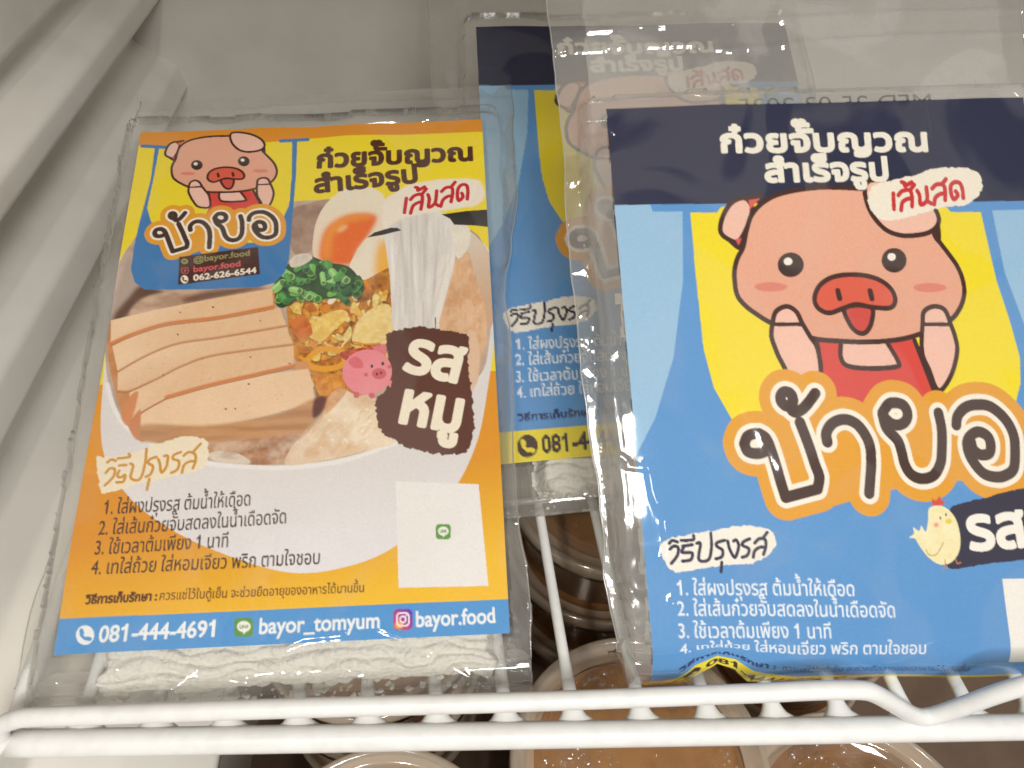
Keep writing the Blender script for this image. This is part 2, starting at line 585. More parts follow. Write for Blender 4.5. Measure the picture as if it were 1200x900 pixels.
def pig(art, fx, fy, lw, flat=1.0):
    """A plain cartoon pig in a red apron (a generic one, in the colours and place of the printed emblem)."""
    A = lambda P: affine(P, fx, fy)
    pink, light, red = (232, 172, 146), (238, 190, 172), (214, 66, 56)
    # ears behind
    le = [(866, 233), (851, 238), (841, 254), (838, 271), (845, 280), (858, 284), (868, 268), (874, 246)]
    re = [(1005, 225), (1009, 243), (1017, 257), (1030, 270), (1045, 276), (1060, 277), (1080, 274), (1092, 266), (1094, 254), (1084, 238), (1060, 222), (1030, 213), (1010, 213)]
    body = [(945, 398), (951, 445), (930, 500), (1100, 500), (1087, 458), (1063, 398)]
    art.poly(A(body), red, smooth=False)
    art.stroke(A([(948, 398), (951, 420), (951, 446)]), BROWN, lw)
    art.stroke(A([(1064, 400), (1072, 420), (1089, 462)]), BROWN, lw)
    bib = [(977, 402), (976, 420), (984, 430), (1010, 433), (1041, 431), (1044, 425), (1031, 402)]
    art.poly(A(bib), light, smooth=False); art.stroke(A([(976, 404), (976, 420), (984, 430), (1010, 433), (1041, 431), (1044, 425), (1031, 403)]), BROWN, lw)
    art.poly(A(le), light); art.stroke(A(le), BROWN, lw, closed=True)
    art.poly(A([(870, 233), (885, 231), (871, 247)]), (216, 90, 76), smooth=False); art.stroke(A([(866, 233), (884, 230)]), BROWN, lw)
    art.poly(A([(855, 281), (862, 280), (859, 290)]), (216, 90, 86), smooth=False); art.stroke(A([(847, 281), (859, 291), (864, 284)]), BROWN, lw)
    head = [(1000, 222), (950, 221), (910, 227), (888, 237), (874, 252), (868, 270), (864, 290), (857, 305), (854, 322), (857, 345), (866, 358), (880, 369), (900, 381), (942, 397), (975, 401), (1010, 402), (1045, 399), (1072, 392), (1105, 378), (1119, 363), (1125, 345), (1123, 328), (1116, 312), (1105, 297), (1095, 284), (1088, 270), (1070, 240), (1040, 225)]
    art.poly(A(head), pink, grad=(A([(990, 220)])[0], A([(990, 400)])[0], (226, 164, 138)))
    art.stroke(A(head), BROWN, lw, closed=True)
    art.poly(A(re), light); art.stroke(A(re), BROWN, lw, closed=True)
    art.poly(A([(1086, 275), (1095, 263), (1097, 280), (1094, 287)]), BROWN)
    # face
    art.ellipse(*A([(896, 337)])[0], 19 * fx[0], 5.5 * fy[1], (216, 122, 108), alpha=0.8)
    art.ellipse(*A([(1083, 338)])[0], 20 * fx[0], 5.5 * fy[1], (216, 122, 108), alpha=0.8)
    for ex, ey in ((919, 311), (1040, 306)):
        art.ellipse(*A([(ex, ey)])[0], 15 * fx[0], 14.5 * fy[1] * flat, (58, 36, 30))
        art.ellipse(*A([(ex - 3, ey - 4)])[0], 5 * fx[0], 4.5 * fy[1] * flat, (244, 236, 228))
    sn = [(946, 352), (951, 337), (964, 327), (983, 323), (1005, 324), (1024, 330), (1037, 341), (1041, 354), (1034, 362), (1012, 361), (994, 358), (978, 363), (963, 368), (951, 363)]
    mouth = [(980, 363), (994, 359), (1013, 362), (1012, 380), (1005, 391), (996, 391), (987, 382)]
    art.poly(A(mouth), (206, 74, 66)); art.stroke(A(mouth), BROWN, lw, closed=True)
    art.poly(A(sn), (218, 92, 70)); art.stroke(A(sn), BROWN, lw, closed=True)
    for nx in (974, 1012):
        art.stroke(A([(nx - 1, 342), (nx + 1, 351)]), BROWN, lw * 1.15)
    # arms held up to the cheeks
    la = [(898, 380), (897, 395), (901, 408), (908, 424), (922, 444), (951, 446), (950, 412), (940, 394), (932, 380), (925, 366), (914, 360), (902, 366)]
    ra = [(1074, 380), (1073, 413), (1082, 435), (1090, 455), (1098, 457), (1110, 438), (1116, 413), (1114, 397), (1108, 380), (1101, 364), (1088, 360), (1076, 366)]
    for a in (la, ra):
        art.poly(A(a), light); art.stroke(A(a), BROWN, lw, closed=True)
    art.stroke(A([(900, 381), (931, 381)]), BROWN, lw * 0.8)
    art.stroke(A([(1076, 381), (1107, 381)]), BROWN, lw * 0.8)


LOGO = [[(867, 521), (871, 512), (881, 509), (890, 513), (895, 523), (890, 530), (881, 532.5), (871, 530), (867, 521)],
        [(884, 509), (892, 515), (898, 530), (904, 550), (909, 568), (914, 584)], [(914, 584), (950, 574)], [(950, 574), (952, 560), (947, 545), (940, 523), (930, 496)],
        [(921, 473), (915, 477), (909, 472), (908, 465), (912, 460), (919, 462), (922, 470), (920, 480), (925, 484), (933, 480), (940, 472), (947, 462)],
        [(961, 519), (960, 508), (967, 497), (980, 492.5), (993, 497), (1003, 508), (1010, 523), (1012, 543), (1011, 563), (1010, 579)],
        [(1025, 485), (1032, 475), (1040, 473), (1050, 476), (1055, 485), (1053, 494), (1045, 499), (1035, 497), (1026, 489)],
        [(1025, 487), (1030, 503), (1043, 517), (1048, 530), (1052, 545), (1060, 557), (1073, 562), (1087, 558), (1095, 545), (1097, 530), (1097, 505), (1093, 485)],
        [(1115, 499), (1117, 488), (1127, 478), (1142, 475), (1158, 478), (1175, 492), (1185, 510), (1187, 530), (1185, 550), (1175, 558), (1163, 560), (1147, 555), (1133, 538), (1128, 522), (1132, 512), (1142, 507), (1153, 512), (1157, 522), (1155, 532), (1145, 534), (1136, 528), (1133, 519)]]


def logo(art, fx, fy, k):
    S = [affine(p, fx, fy) for p in LOGO]
    inner = affine([(875, 515), (915, 470), (1000, 500), (1040, 480), (1140, 480), (1180, 520), (1175, 556), (1060, 570), (1000, 585), (925, 595)], fx, fy)
    art.poly(inner, (226, 158, 40))
    art.stroke(S, (226, 158, 40), 51 * k)
    art.stroke(S, (246, 236, 220), 24 * k)
    art.stroke(S, (64, 38, 30), 12.6 * k)


HOWTO_R = [[(140, 385), (165, 365), (195, 375), (190, 430), (150, 485)], [(135, 345), (155, 325), (190, 335)],
           [(225, 365), (290, 355)], [(235, 365), (220, 405), (250, 410), (290, 415), (280, 460), (225, 470)], [(215, 325), (295, 320), (298, 290)],
           [(320, 345), (345, 350), (335, 460), (400, 460), (420, 370), (415, 275)],
           [(510, 325), (460, 340), (455, 365), (495, 395), (490, 440), (450, 455)], [(490, 480), (485, 545)],
           [(530, 330), (545, 390), (580, 445), (605, 370), (590, 325), (570, 330)],
           [(680, 315), (640, 335), (630, 360), (675, 385), (665, 430), (630, 445)],
           [(715, 345), (745, 315), (785, 320), (790, 370), (775, 425)], [(800, 270), (770, 310)], [(705, 445), (715, 400), (750, 375), (785, 375)]]
HOWTO_L = [[(180, 310), (205, 282), (235, 287), (225, 335), (175, 388)], [(190, 242), (215, 225), (240, 232)],
           [(262, 262), (305, 258)], [(262, 295), (250, 325), (270, 338), (298, 322), (285, 365), (245, 368)], [(255, 217), (325, 207), (322, 188)],
           [(330, 250), (347, 265), (333, 340), (388, 347), (420, 250), (430, 155)],
           [(490, 205), (450, 220), (440, 245), (468, 265), (455, 312), (425, 332)], [(445, 345), (430, 415)],
           [(500, 218), (510, 245), (520, 303), (552, 262), (560, 200), (538, 198)],
           [(640, 172), (600, 190), (592, 215), (628, 232), (618, 282), (580, 305)],
           [(658, 195), (690, 172), (728, 185), (732, 225), (715, 275)], [(765, 118), (722, 165)], [(646, 303), (660, 255), (695, 232), (730, 230)]]
FRESH = [[(355, 285), (360, 395)], [(392, 298), (420, 268), (475, 262), (492, 310), (492, 375)], [(412, 402), (422, 348), (455, 325), (488, 318)], [(478, 262), (508, 222)],
         [(415, 205), (437, 212), (442, 230), (490, 205)], [(530, 265), (548, 300), (556, 362), (602, 330), (598, 240)], [(602, 335), (635, 355)],
         [(640, 248), (672, 220), (718, 222), (735, 258), (735, 330)], [(740, 182), (712, 220)], [(655, 360), (665, 312), (700, 287), (732, 285)],
         [(812, 268), (828, 296), (800, 324), (781, 292), (775, 235), (800, 205), (840, 210), (860, 250), (868, 315)]]
sub = lambda S, k, ox, oy: [[(x / k + ox, y / k + oy) for x, y in p] for p in S]


def phone_icon(art, x, y, r, disc, ink):
    art.ellipse(x, y, r, r * 1.08, disc)
    art.stroke([(x - r * .42, y - r * .5), (x - r * .42, y - r * .05), (x + r * .05, y + r * .42), (x + r * .5, y + r * .45)], ink, r * .3)
    art.stroke([(x - r * .42, y - r * .52), (x - r * .30, y - r * .22)], ink, r * .42)
    art.stroke([(x + r * .22, y + r * .36), (x + r * .52, y + r * .46)], ink, r * .42)


def rrect(x, y, w, h, r, skew=0):
    P = []
    for cx, cy, a0 in ((x + w - r, y + r, -90), (x + w - r, y + h - r, 0), (x + r, y + h - r, 90), (x + r, y + r, 180)):
        for a in np.radians(np.linspace(a0, a0 + 90, 6)):
            P.append((cx + r * math.cos(a), cy + r * math.sin(a)))
    return P


def chat_icon(art, x, y, r):
    art.poly(rrect(x - r, y - r, 2 * r, 2 * r, r * .45), (92, 150, 62), smooth=False)
    art.ellipse(x, y - r * .08, r * .72, r * .6, (240, 240, 232))
    art.poly([(x - r * .1, y + r * .45), (x + r * .3, y + r * .4), (x - r * .05, y + r * .8)], (240, 240, 232), smooth=False)
    art.text('LINE', (x - r * .48, y + r * .12), (x + r * .48, y + r * .1), r * .3, (92, 150, 62), bold=.3)


def camera_icon(art, x, y, r):
    P = rrect(x - r, y - r * 1.08, 2 * r, 2.16 * r, r * .5)
    art.poly(P, (226, 60, 90), smooth=False, grad=((x - r, y + r), (x + r, y - r), (70, 50, 190)))
    art.ellipse(x - r * .42, y + r * .6, r * .42, r * .36, (250, 190, 60), alpha=.8, blur=r * .08)
    art.stroke(rrect(x - r * .62, y - r * .66, 1.24 * r, 1.32 * r, r * .36), (246, 236, 238), r * .17, smooth=False, closed=True)
    art.stroke([(x + r * .3 * math.cos(a), y + r * .32 * math.sin(a)) for a in np.linspace(0, 2 * np.pi, 20)], (246, 236, 238), r * .17, smooth=False)
    art.ellipse(x + r * .36, y - r * .4, r * .09, r * .09, (246, 236, 238))


STEPS = ['1. ใส่ผงปรุงรส ต้มน้ำให้เดือด', '2. ใส่เส้นก๋วยจั๊บสดลงในน้ำเดือดจัด', '3. ใช้เวลาต้มเพียง 1 นาที', '4. เทใส่ถ้วย ใส่หอมเจียว พริก ตามใจชอบ']


def paint_blue():
    a = Art(150, 203, [(710, 127), (1198, 115), (1290, 822), (770, 830)], vext=193.1)
    BL, MID = (150, 190, 222), (88, 148, 208)
    a.raw = True
    a.poly([(-1, -1), (151, -1), (151, 204), (-1, 204)], MID, smooth=False, noise=[(0.10, .03, .03, 3, (110, 165, 216))])
    a.raw = False
    # paler ground either side of the apron
    a.poly([(700, 236), (795, 241), (796, 330), (786, 420), (766, 490), (742, 540), (725, 560), (700, 500)], BL, smooth=False)
    a.poly([(1158, 238), (1215, 236), (1300, 300), (1300, 470), (1240, 470), (1205, 400), (1175, 320)], BL, smooth=False)
    a.poly([(759, 240), (872, 240), (868, 249), (762, 249)], MID, smooth=False)
    a.poly([(1106, 238), (1215, 236), (1215, 246), (1106, 248)], MID, smooth=False)
    a.poly([(804, 250), (810, 320), (820, 410), (832, 455), (856, 498), (1000, 530), (1150, 505), (1185, 485), (1194, 450), (1193, 420), (1180, 375), (1165, 330), (1146, 249), (1109, 249), (1104, 243), (1080, 243), (1000, 200), (850, 240), (838, 244), (834, 250)], (240, 218, 32), smooth=False)
    a.poly([(700, 112), (1210, 100), (1212, 236), (700, 241)], (27, 33, 66), smooth=False)
    pig(a, *ID, 5.6)
    patch = [(1009, 232), (1012, 248), (1025, 258), (1045, 258), (1075, 250), (1100, 243), (1125, 241), (1140, 233), (1147, 222), (1146, 210), (1138, 200), (1115, 197), (1085, 199), (1065, 206), (1040, 211), (1015, 219)]
    a.poly(patch, (240, 230, 214), rough=1.6, seed=4)
    a.stroke(sub(FRESH, 6, 980, 180), (200, 40, 46), 5.0)
    a.text('ก๋วยจั๊บญวณ', (836, 179), (1084, 177), 20, (238, 232, 218), bold=3.6)
    a.text('สำเร็จรูป', (888, 213.5), (1036, 212), 20, (238, 232, 218), bold=3.6)
    logo(a, *ID, 1.0)
    # flavour banner with a chick
    bn = [(1098, 640), (1106, 600), (1117, 592), (1150, 584), (1200, 572), (1270, 560), (1300, 566), (1304, 610), (1290, 640), (1200, 656), (1150, 662), (1117, 667), (1102, 664)]
    a.poly(bn, (46, 44, 66), rough=1.0, seed=9)
    a.text('รส', (1130, 645), (1203, 640), 38, (244, 238, 228), bold=5)
    ck = [(1081, 598), (1087, 594), (1097, 594), (1107, 600), (1115, 612), (1119, 630), (1118, 645), (1112, 656), (1102, 662), (1090, 661), (1078, 652), (1069, 640), (1064, 632), (1057, 631), (1063, 626), (1062, 619), (1069, 623), (1072, 617), (1077, 624), (1080, 612)]
    a.poly(ck, (244, 234, 190), noise=[(.35, .25, .25, 5, (232, 212, 140))])
    a.poly([(1085, 593), (1085, 585), (1090, 588), (1094, 582), (1097, 588), (1101, 587), (1099, 593)], (214, 78, 56), smooth=False)
    a.ellipse(1090, 616, 3, 2.6, (232, 150, 140), blur=.3); a.ellipse(1105, 612, 4, 3, (226, 206, 70))
    a.ellipse(1095, 608, 1, 1.8, (70, 60, 40)); a.ellipse(1102, 604, 1, 1.8, (70, 60, 40))
    a.stroke([(1077, 645), (1081, 651), (1090, 650), (1098, 637)], (178, 160, 90), 1.2)
    a.stroke([[(1100, 657), (1100, 664), (1097, 669)], [(1100, 664), (1103, 667)]], (190, 120, 70), 1.3)
    a.stroke([(1113, 656), (1115, 661), (1119, 660)], (190, 120, 70), 1.6)
    # how to cook
    pp = [(773, 640), (776, 655), (785, 668), (795, 671), (820, 667), (850, 663), (872, 662), (890, 655), (897, 648), (903, 640), (902, 630), (895, 622), (873, 617), (845, 620), (820, 625), (785, 631)]
    a.poly(pp, (240, 234, 224), rough=1.6, seed=2)
    a.stroke(sub(HOWTO_R, 6, 760, 580), (34, 28, 62), 3.8)
    wh = (232, 238, 246)
    for s, x0, x1, y0, y1 in ((STEPS[0], 791, 994, 698, 699), (STEPS[1], 792, 1042, 722, 724), (STEPS[2], 793, 968, 748, 749), (STEPS[3], 796, 1080, 772, 770)):
        a.text(s, (x0, y0), (x1, y1), 13.5, wh, bold=.35)
    a.raw = True
    a.text('วิธีการเก็บรักษา :', (9, 187.2), (41, 187.2), 2.3, (28, 40, 96), bold=.35)
    a.text('ควรแช่ไว้ในตู้เย็น จะช่วยยืดอายุของอาหารได้นานขึ้น', (43, 187.2), (108, 187.2), 2.3, (28, 40, 96))
    a.poly([(-1, 190.8), (151, 190.8), (151, 204), (-1, 204)], (236, 216, 50), smooth=False)
    phone_icon(a, 12, 197, 4, (62, 34, 26), (236, 216, 50))
    a.text('081-4444691', (17.5, 200), (58, 200), 5.2, (50, 30, 26), bold=.5)
    a.poly([(120.5, 155.5), (147, 155.5), (147, 182.5), (120.5, 182.5)], (240, 236, 230), smooth=False)
    a.raw = False
    return a.result()


def paint_food():
    a = Art(150, 215, [(165, 155), (565, 140), (598, 749), (62, 768)])
    rng = np.random.RandomState(11)
    a.raw = True
    a.poly([(-1, -1), (151, -1), (151, 216), (-1, 216)], (240, 216, 40), smooth=False)
    a.poly([(-1, 120), (151, 120), (151, 205), (-1, 205)], (226, 150, 34), smooth=False, grad=((0, 0), (0, 1), (226, 150, 34)))
    a.raw = False
    a.poly([(70, 560), (620, 540), (620, 760), (40, 760)], (222, 146, 34), smooth=False, grad=((300, 590), (320, 730), (244, 192, 46)))
    # bowl: outside, inside wall
    bowl = [(150, 292), (128, 360), (121, 430), (117, 500), (124, 545), (145, 580), (180, 612), (240, 645), (330, 674), (400, 668), (460, 643), (520, 590), (556, 525), (572, 450), (580, 380), (579, 310), (560, 280), (530, 262), (420, 235), (340, 238), (220, 250)]
    a.poly(bowl, (226, 220, 219), grad=((330, 540), (330, 680), (232, 229, 233)), noise=[(.10, .02, .05, 8, (206, 198, 194))])
    inner = [(150, 292), (130, 345), (122, 400), (125, 450), (133, 480), (150, 503), (185, 524), (230, 540), (280, 547), (330, 548), (395, 540), (460, 518), (520, 478), (562, 440), (573, 400), (578, 330), (570, 295), (540, 265), (420, 238), (340, 236), (200, 250)]
    a.poly(inner, (196, 172, 156), noise=[(.6, .09, .12, 21, (150, 118, 98)), (.4, .2, .2, 5, (214, 196, 180))])
    # bowl rim highlight at the left
    a.stroke([(124, 452), (133, 482), (150, 506), (185, 527), (230, 543), (285, 550), (335, 551), (398, 543), (462, 521)], (238, 233, 231), 5, blur=.8)
    # pork pieces and shade behind
    a.poly([(152, 300), (140, 330), (130, 372), (150, 360), (170, 345), (158, 325)], (178, 158, 148), blur=2)
    a.poly([(132, 372), (150, 350), (165, 336), (190, 345), (160, 360), (135, 385)], (98, 66, 48), blur=2)
    a.poly([(150, 372), (180, 346), (300, 338), (316, 340), (250, 352), (190, 366)], (206, 172, 148), blur=1.2, noise=[(.6, .15, .3, 31, (150, 110, 84))])
    a.poly([(210, 352), (240, 342), (305, 337), (270, 346), (225, 355)], (112, 74, 50), blur=2)
    # egg halves
    a.poly([(338, 248), (360, 238), (385, 235), (372, 262), (366, 290), (344, 300), (336, 280)], (176, 146, 128), noise=[(.6, .2, .2, 3, (128, 92, 76))])
    a.poly([(364, 300), (364, 276), (369, 256), (380, 238), (400, 222), (425, 219), (447, 230), (452, 262), (438, 285), (412, 309), (380, 313)], (236, 226, 204), grad=((400, 220), (380, 310), (238, 210, 186)))
    a.poly([(372, 287), (380, 267), (401, 253), (424, 250), (439, 255), (431, 273), (415, 294), (408, 310), (374, 308)], (232, 104, 18), blur=2.0, grad=((374, 290), (398, 282), (232, 104, 18)))
    a.poly([(374, 296), (382, 266), (401, 254), (424, 251), (436, 255), (400, 262), (386, 280), (382, 306)], (244, 164, 60), blur=3.5, alpha=.75)
    a.ellipse(398, 268, 7, 3, (252, 214, 150), rot=-30, alpha=.6, blur=1.5)
    for i in range(60):
        a.ellipse(rng.uniform(376, 428), rng.uniform(256, 306), .7, .6, (255, 180, 70), alpha=.35)
    a.poly([(405, 318), (414, 296), (428, 278), (450, 262), (470, 262), (470, 340), (440, 345), (415, 338)], (238, 226, 206), noise=[(.35, .12, .12, 12, (226, 204, 170))])
    a.poly([(440, 290), (452, 282), (462, 300), (462, 335), (445, 340), (436, 318)], (240, 178, 70), blur=3)
    # chicken piece on the right and the bowl wall behind it
    a.poly([(528, 262), (560, 280), (579, 315), (577, 380), (560, 372), (540, 300)], (222, 208, 192), grad=((545, 270), (575, 350), (206, 170, 140)))
    a.poly([(534, 303), (548, 296), (556, 327), (567, 357), (570, 397), (563, 420), (557, 450), (540, 460), (505, 440), (505, 390), (520, 340)], (224, 176, 134), noise=[(.6, .12, .14, 41, (204, 150, 108)), (.4, .3, .3, 2, (240, 210, 178))], blur=.6)
    # fried garlic and onion bed
    bed = [(332, 352), (350, 345), (420, 330), (462, 318), (462, 400), (450, 420), (445, 455), (400, 470), (370, 480), (362, 440), (340, 420)]
    a.poly(bed, (196, 122, 48), noise=[(.8, .3, .3, 51, (92, 50, 26)), (.6, .5, .5, 52, (226, 160, 70))])
    flakes = [(232, 168, 66), (240, 198, 106), (214, 134, 42), (244, 212, 136), (226, 150, 60), (200, 112, 44), (236, 180, 84)]
    for i in range(170):
        t = rng.rand(); x = 340 + 122 * rng.rand(); y = 335 + 118 * rng.rand()
        if x + y < 700 - 10 or (x < 352 and y > 410) or (y > 430 and x > 440): continue
        w, h = rng.uniform(5, 14), rng.uniform(3, 7); r = rng.uniform(0, math.pi)
        n = 7; an = np.sort(rng.rand(n)) * 2 * np.pi; rad = rng.uniform(.5, 1.1, n)
        P = np.c_[np.cos(an) * rad * w, np.sin(an) * rad * h]
        P = P @ np.array([[math.cos(r), math.sin(r)], [-math.sin(r), math.cos(r)]]) + (x, y)
        a.poly(P + (1.2, 1.8), (120, 66, 28), alpha=.55, blur=.8)
        c = np.array(flakes[rng.randint(len(flakes))])
        a.poly(P, c, noise=[(.6, .6, .6, i, tuple(c * .75)), (.5, .9, .9, i + 7, tuple(np.minimum(255, c * 1.15)))])
    # a big pale crisp, loose rings
    a.poly([(409, 402), (414, 380), (430, 364), (452, 358), (460, 380), (462, 388), (450, 400), (440, 405), (424, 405)], (240, 212, 140), noise=[(.6, .3, .3, 61, (222, 180, 92)), (.4, .7, .7, 6, (248, 230, 180))])
    a.stroke([(410, 402), (425, 405), (441, 404)], (216, 140, 50), 2.2)
    a.poly([(356, 392), (372, 372), (396, 364), (404, 372), (388, 388), (372, 402)], (242, 208, 120), noise=[(.6, .5, .5, 63, (220, 170, 80))])
    a.stroke([(356, 424), (372, 411), (396, 414), (398, 428), (380, 434), (362, 432)], (230, 160, 50), 7, closed=True)
    a.stroke([(383, 355), (390, 346), (393, 338)], (240, 226, 206), 6)
    for P in ([(338, 378), (350, 372), (360, 384), (350, 398), (340, 392)], [(346, 372), (356, 374), (362, 392), (352, 396)]):
        a.poly(P, (216, 122, 60), noise=[(.6, .5, .5, 65, (170, 84, 40))])
    a.poly([(396, 414), (430, 408), (432, 416), (410, 424), (398, 422)], (168, 60, 40), noise=[(.8, .8, .8, 71, (226, 110, 70))])
    a.poly([(366, 450), (385, 440), (400, 445), (396, 462), (372, 466)], (230, 160, 60), noise=[(.7, .5, .5, 73, (190, 100, 40))])
    # spring onion
    a.poly([(316, 338), (328, 316), (352, 300), (380, 308), (405, 313), (420, 332), (418, 346), (372, 352), (345, 352), (328, 362), (318, 356)], (46, 84, 44), noise=[(.7, .4, .4, 81, (30, 58, 32))])
    greens = [(62, 118, 66), (84, 150, 76), (116, 178, 88), (48, 94, 56), (76, 130, 84), (146, 196, 118)]
    for i in range(62):
        x, y = rng.uniform(318, 418), rng.uniform(304, 352)
        if y < 304 + abs(x - 372) * .38 or (x < 340 and y > 352) or (x > 400 and y > 346): continue
        L, w = rng.uniform(6, 13), rng.uniform(6, 10); r = rng.uniform(-1.2, 1.2) + math.pi / 2 * rng.randint(2)
        d = np.array([math.cos(r), math.sin(r)]) * L / 2
        c = np.array(greens[rng.randint(len(greens))])
        a.stroke([(x - d[0] + 1, y - d[1] + 1.5), (x + d[0] + 1, y + d[1] + 1.5)], (26, 50, 30), w * 1.05, alpha=.6)
        a.stroke([(x - d[0], y - d[1]), (x + d[0], y + d[1])], c, w)
        a.stroke([(x - d[0] - w * .15, y - d[1] - w * .2), (x + d[0] - w * .15, y + d[1] - w * .2)], np.minimum(255, c * 1.22), w * .3, alpha=.7, blur=.4)
        a.ellipse(x + d[0], y + d[1], w * .3, w * .4, c * .62, rot=math.degrees(r))
    a.poly([(336, 306), (345, 299), (358, 298), (362, 304), (350, 312), (338, 314)], (226, 214, 200), noise=[(.5, .5, .5, 9, (190, 170, 150))])
    # hanging rice sheet noodle
    nd = [(448, 270), (466, 258), (490, 251), (518, 250), (533, 266), (534, 290), (528, 320), (520, 350), (513, 376), (508, 392), (462, 392), (456, 360), (454, 327), (450, 295)]
    a.poly(nd, (226, 219, 213), noise=[(.7, .35, .035, 91, (190, 183, 178)), (.5, .9, .05, 92, (240, 236, 230))])
    a.poly([(516, 300), (531, 305), (524, 335), (513, 372), (506, 385), (512, 340)], (238, 230, 220), blur=1.5, alpha=.7)
    a.stroke([(508, 374), (508, 388)], (140, 110, 90), 1.5)
    a.poly([(530, 262), (549, 268), (548, 290), (534, 302)], (236, 228, 214), noise=[(.3, .2, .2, 3, (210, 196, 180))])
    for i in range(26):       # edges of single noodle sheets
        x = rng.uniform(452, 528); dx = (490 - x) * rng.uniform(.1, .35)
        y0, y1 = rng.uniform(256, 300), rng.uniform(330, 388)
        a.stroke([(x, y0), (x + dx * .5, (y0 + y1) / 2), (max(464, min(506, x + dx)), y1)], (250, 248, 244) if i % 2 else (168, 160, 154), rng.uniform(.8, 2.4), alpha=.28, blur=.8)
    # chopsticks
    a.poly([(516, 252), (545, 248), (574, 246), (574, 267), (556, 265), (531, 264), (526, 257)], (38, 32, 34), smooth=False, grad=((545, 248), (545, 266), (58, 52, 54)))
    a.poly([(427, 279), (436, 273), (455, 268), (463, 268), (468, 271), (447, 276)], (34, 26, 28), smooth=False)
    # sliced pork loaf: five slices
    cream, crust = (240, 205, 168), (212, 128, 64)
    lo = [(129, 377), (180, 364), (250, 350), (315, 339), (317, 361)]
    S1b = [(317, 362), (250, 375), (192, 382), (152, 395), (128, 406)]
    S2b = [(332, 383), (290, 390), (250, 397), (203, 404), (168, 418), (136, 437)]
    S3b = [(340, 405), (250, 417), (210, 430), (180, 446), (150, 460), (136, 460)]
    S4b = [(340, 432), (297, 442), (238, 455), (192, 469), (164, 486), (147, 500)]
    S5b = [(364, 486), (343, 511), (273, 518), (240, 521), (172, 521), (160, 518)]
    ns = [(.22, .05, .12, 101, (222, 178, 136)), (.15, .5, .5, 102, (246, 216, 184))]
    a.poly([(126, 380), (125, 420), (136, 470), (150, 505), (165, 520), (176, 500), (160, 440), (150, 400)], (206, 142, 90), noise=[(.6, .2, .2, 4, (168, 104, 60))])
    a.poly([(340, 430), (356, 426), (358, 440), (364, 486), (344, 512), (336, 460)], (210, 150, 100), blur=.6)

    def slab(top, bot, col=cream, c2=(232, 190, 148)):
        a.poly(list(top) + list(bot), col, smooth=False, noise=ns, grad=(top[1], bot[-3], c2))
    slab(lo, S1b)
    slab([(130, 407)] + S1b[::-1][1:] + [(324, 362), (332, 384)], S2b)
    slab([(136, 438)] + S2b[::-1][1:] + [(334, 392), (340, 405)], S3b)
    slab([(150, 462), (170, 452)] + S3b[::-1][2:] + [(340, 432)], S4b)
    S5t = S4b[::-1] + [(357, 434), (362, 450), (364, 486)]
    a.poly([(157, 488), (192, 469), (238, 455), (297, 442), (357, 434), (362, 452), (364, 474), (300, 492), (230, 506), (165, 516)], cream, smooth=False, noise=ns)
    a.poly([(165, 500), (240, 500), (320, 488), (364, 470), (364, 487), (343, 511), (273, 518), (240, 521), (172, 521), (161, 516)], (204, 152, 106), blur=1.6, noise=[(.6, .05, .4, 111, (166, 112, 70))])
    for P, wd in ((S1b, 4.2), (S4b[:4], 4.6)):
        a.stroke([(x, y - 1.6) for x, y in P], crust, wd, blur=.5)
        a.stroke([(x, y + .9) for x, y in P], (130, 78, 44), 1.0, alpha=.8)
    for P in (S2b, S3b):
        a.stroke(P, (192, 124, 72), 2.2, blur=.4, alpha=.85)
        a.stroke([(x, y + 1.2) for x, y in P], (150, 96, 58), .8, alpha=.7)
    a.stroke(S4b[3:], (176, 106, 62), 2.0)
    a.poly([(147, 470), (160, 462), (150, 500), (140, 490)], (214, 140, 92), blur=.8)
    a.poly([(160, 484), (163, 486), (160, 518), (149, 502)], (206, 132, 86), blur=.5)
    a.poly([(316, 340), (318, 342), (318, 362), (316, 361)], (206, 134, 80), smooth=False)
    for x, y in ((208, 367), (246, 361), (205, 393), (301, 377), (289, 420), (234, 422), (188, 441), (271, 481), (260, 481), (287, 452), (335, 428)):
        a.ellipse(x, y, rng.uniform(.8, 1.5), rng.uniform(.6, 1.1), (70, 46, 36))
    for i in range(40):
        a.ellipse(rng.uniform(150, 340), rng.uniform(365, 505), .7, .5, (150, 104, 70), alpha=.6)
    a.poly([(235, 522), (275, 519), (345, 511), (352, 520), (325, 545), (280, 547), (245, 541), (234, 532)], (196, 142, 104), noise=[(.7, .08, .4, 121, (140, 90, 58)), (.5, .3, .3, 7, (226, 208, 190))])
    a.poly([(240, 533), (262, 530), (282, 538), (288, 546), (262, 545), (244, 541)], (222, 206, 190), noise=[(.6, .2, .5, 9, (170, 130, 100))])
    # shredded chicken front
    a.poly([(330, 547), (343, 519), (373, 486), (380, 468), (392, 458), (402, 460), (416, 466), (432, 465), (440, 480), (440, 500), (462, 519), (430, 530), (373, 543)], (240, 216, 184), noise=[(.55, .10, .16, 131, (216, 174, 132)), (.5, .25, .2, 132, (248, 236, 216)), (.22, .08, .10, 9, (186, 128, 86))])
    a.stroke([(345, 518), (373, 487), (382, 466)], (176, 112, 70), 2.5, blur=1.0, alpha=.7)
    a.poly([(380, 468), (392, 458), (402, 460), (390, 476), (376, 488)], (226, 176, 130), noise=[(.5, .4, .4, 3, (190, 130, 90))])
    a.poly([(364, 470), (378, 468), (372, 486), (362, 492)], (96, 42, 36), blur=1.2)
    for i in range(22):
        x, y = rng.uniform(352, 432), rng.uniform(482, 530)
        a.ellipse(x, y, rng.uniform(1, 3), rng.uniform(.6, 1.6), (250, 242, 226), rot=rng.uniform(-50, 50), alpha=.7, blur=.5)
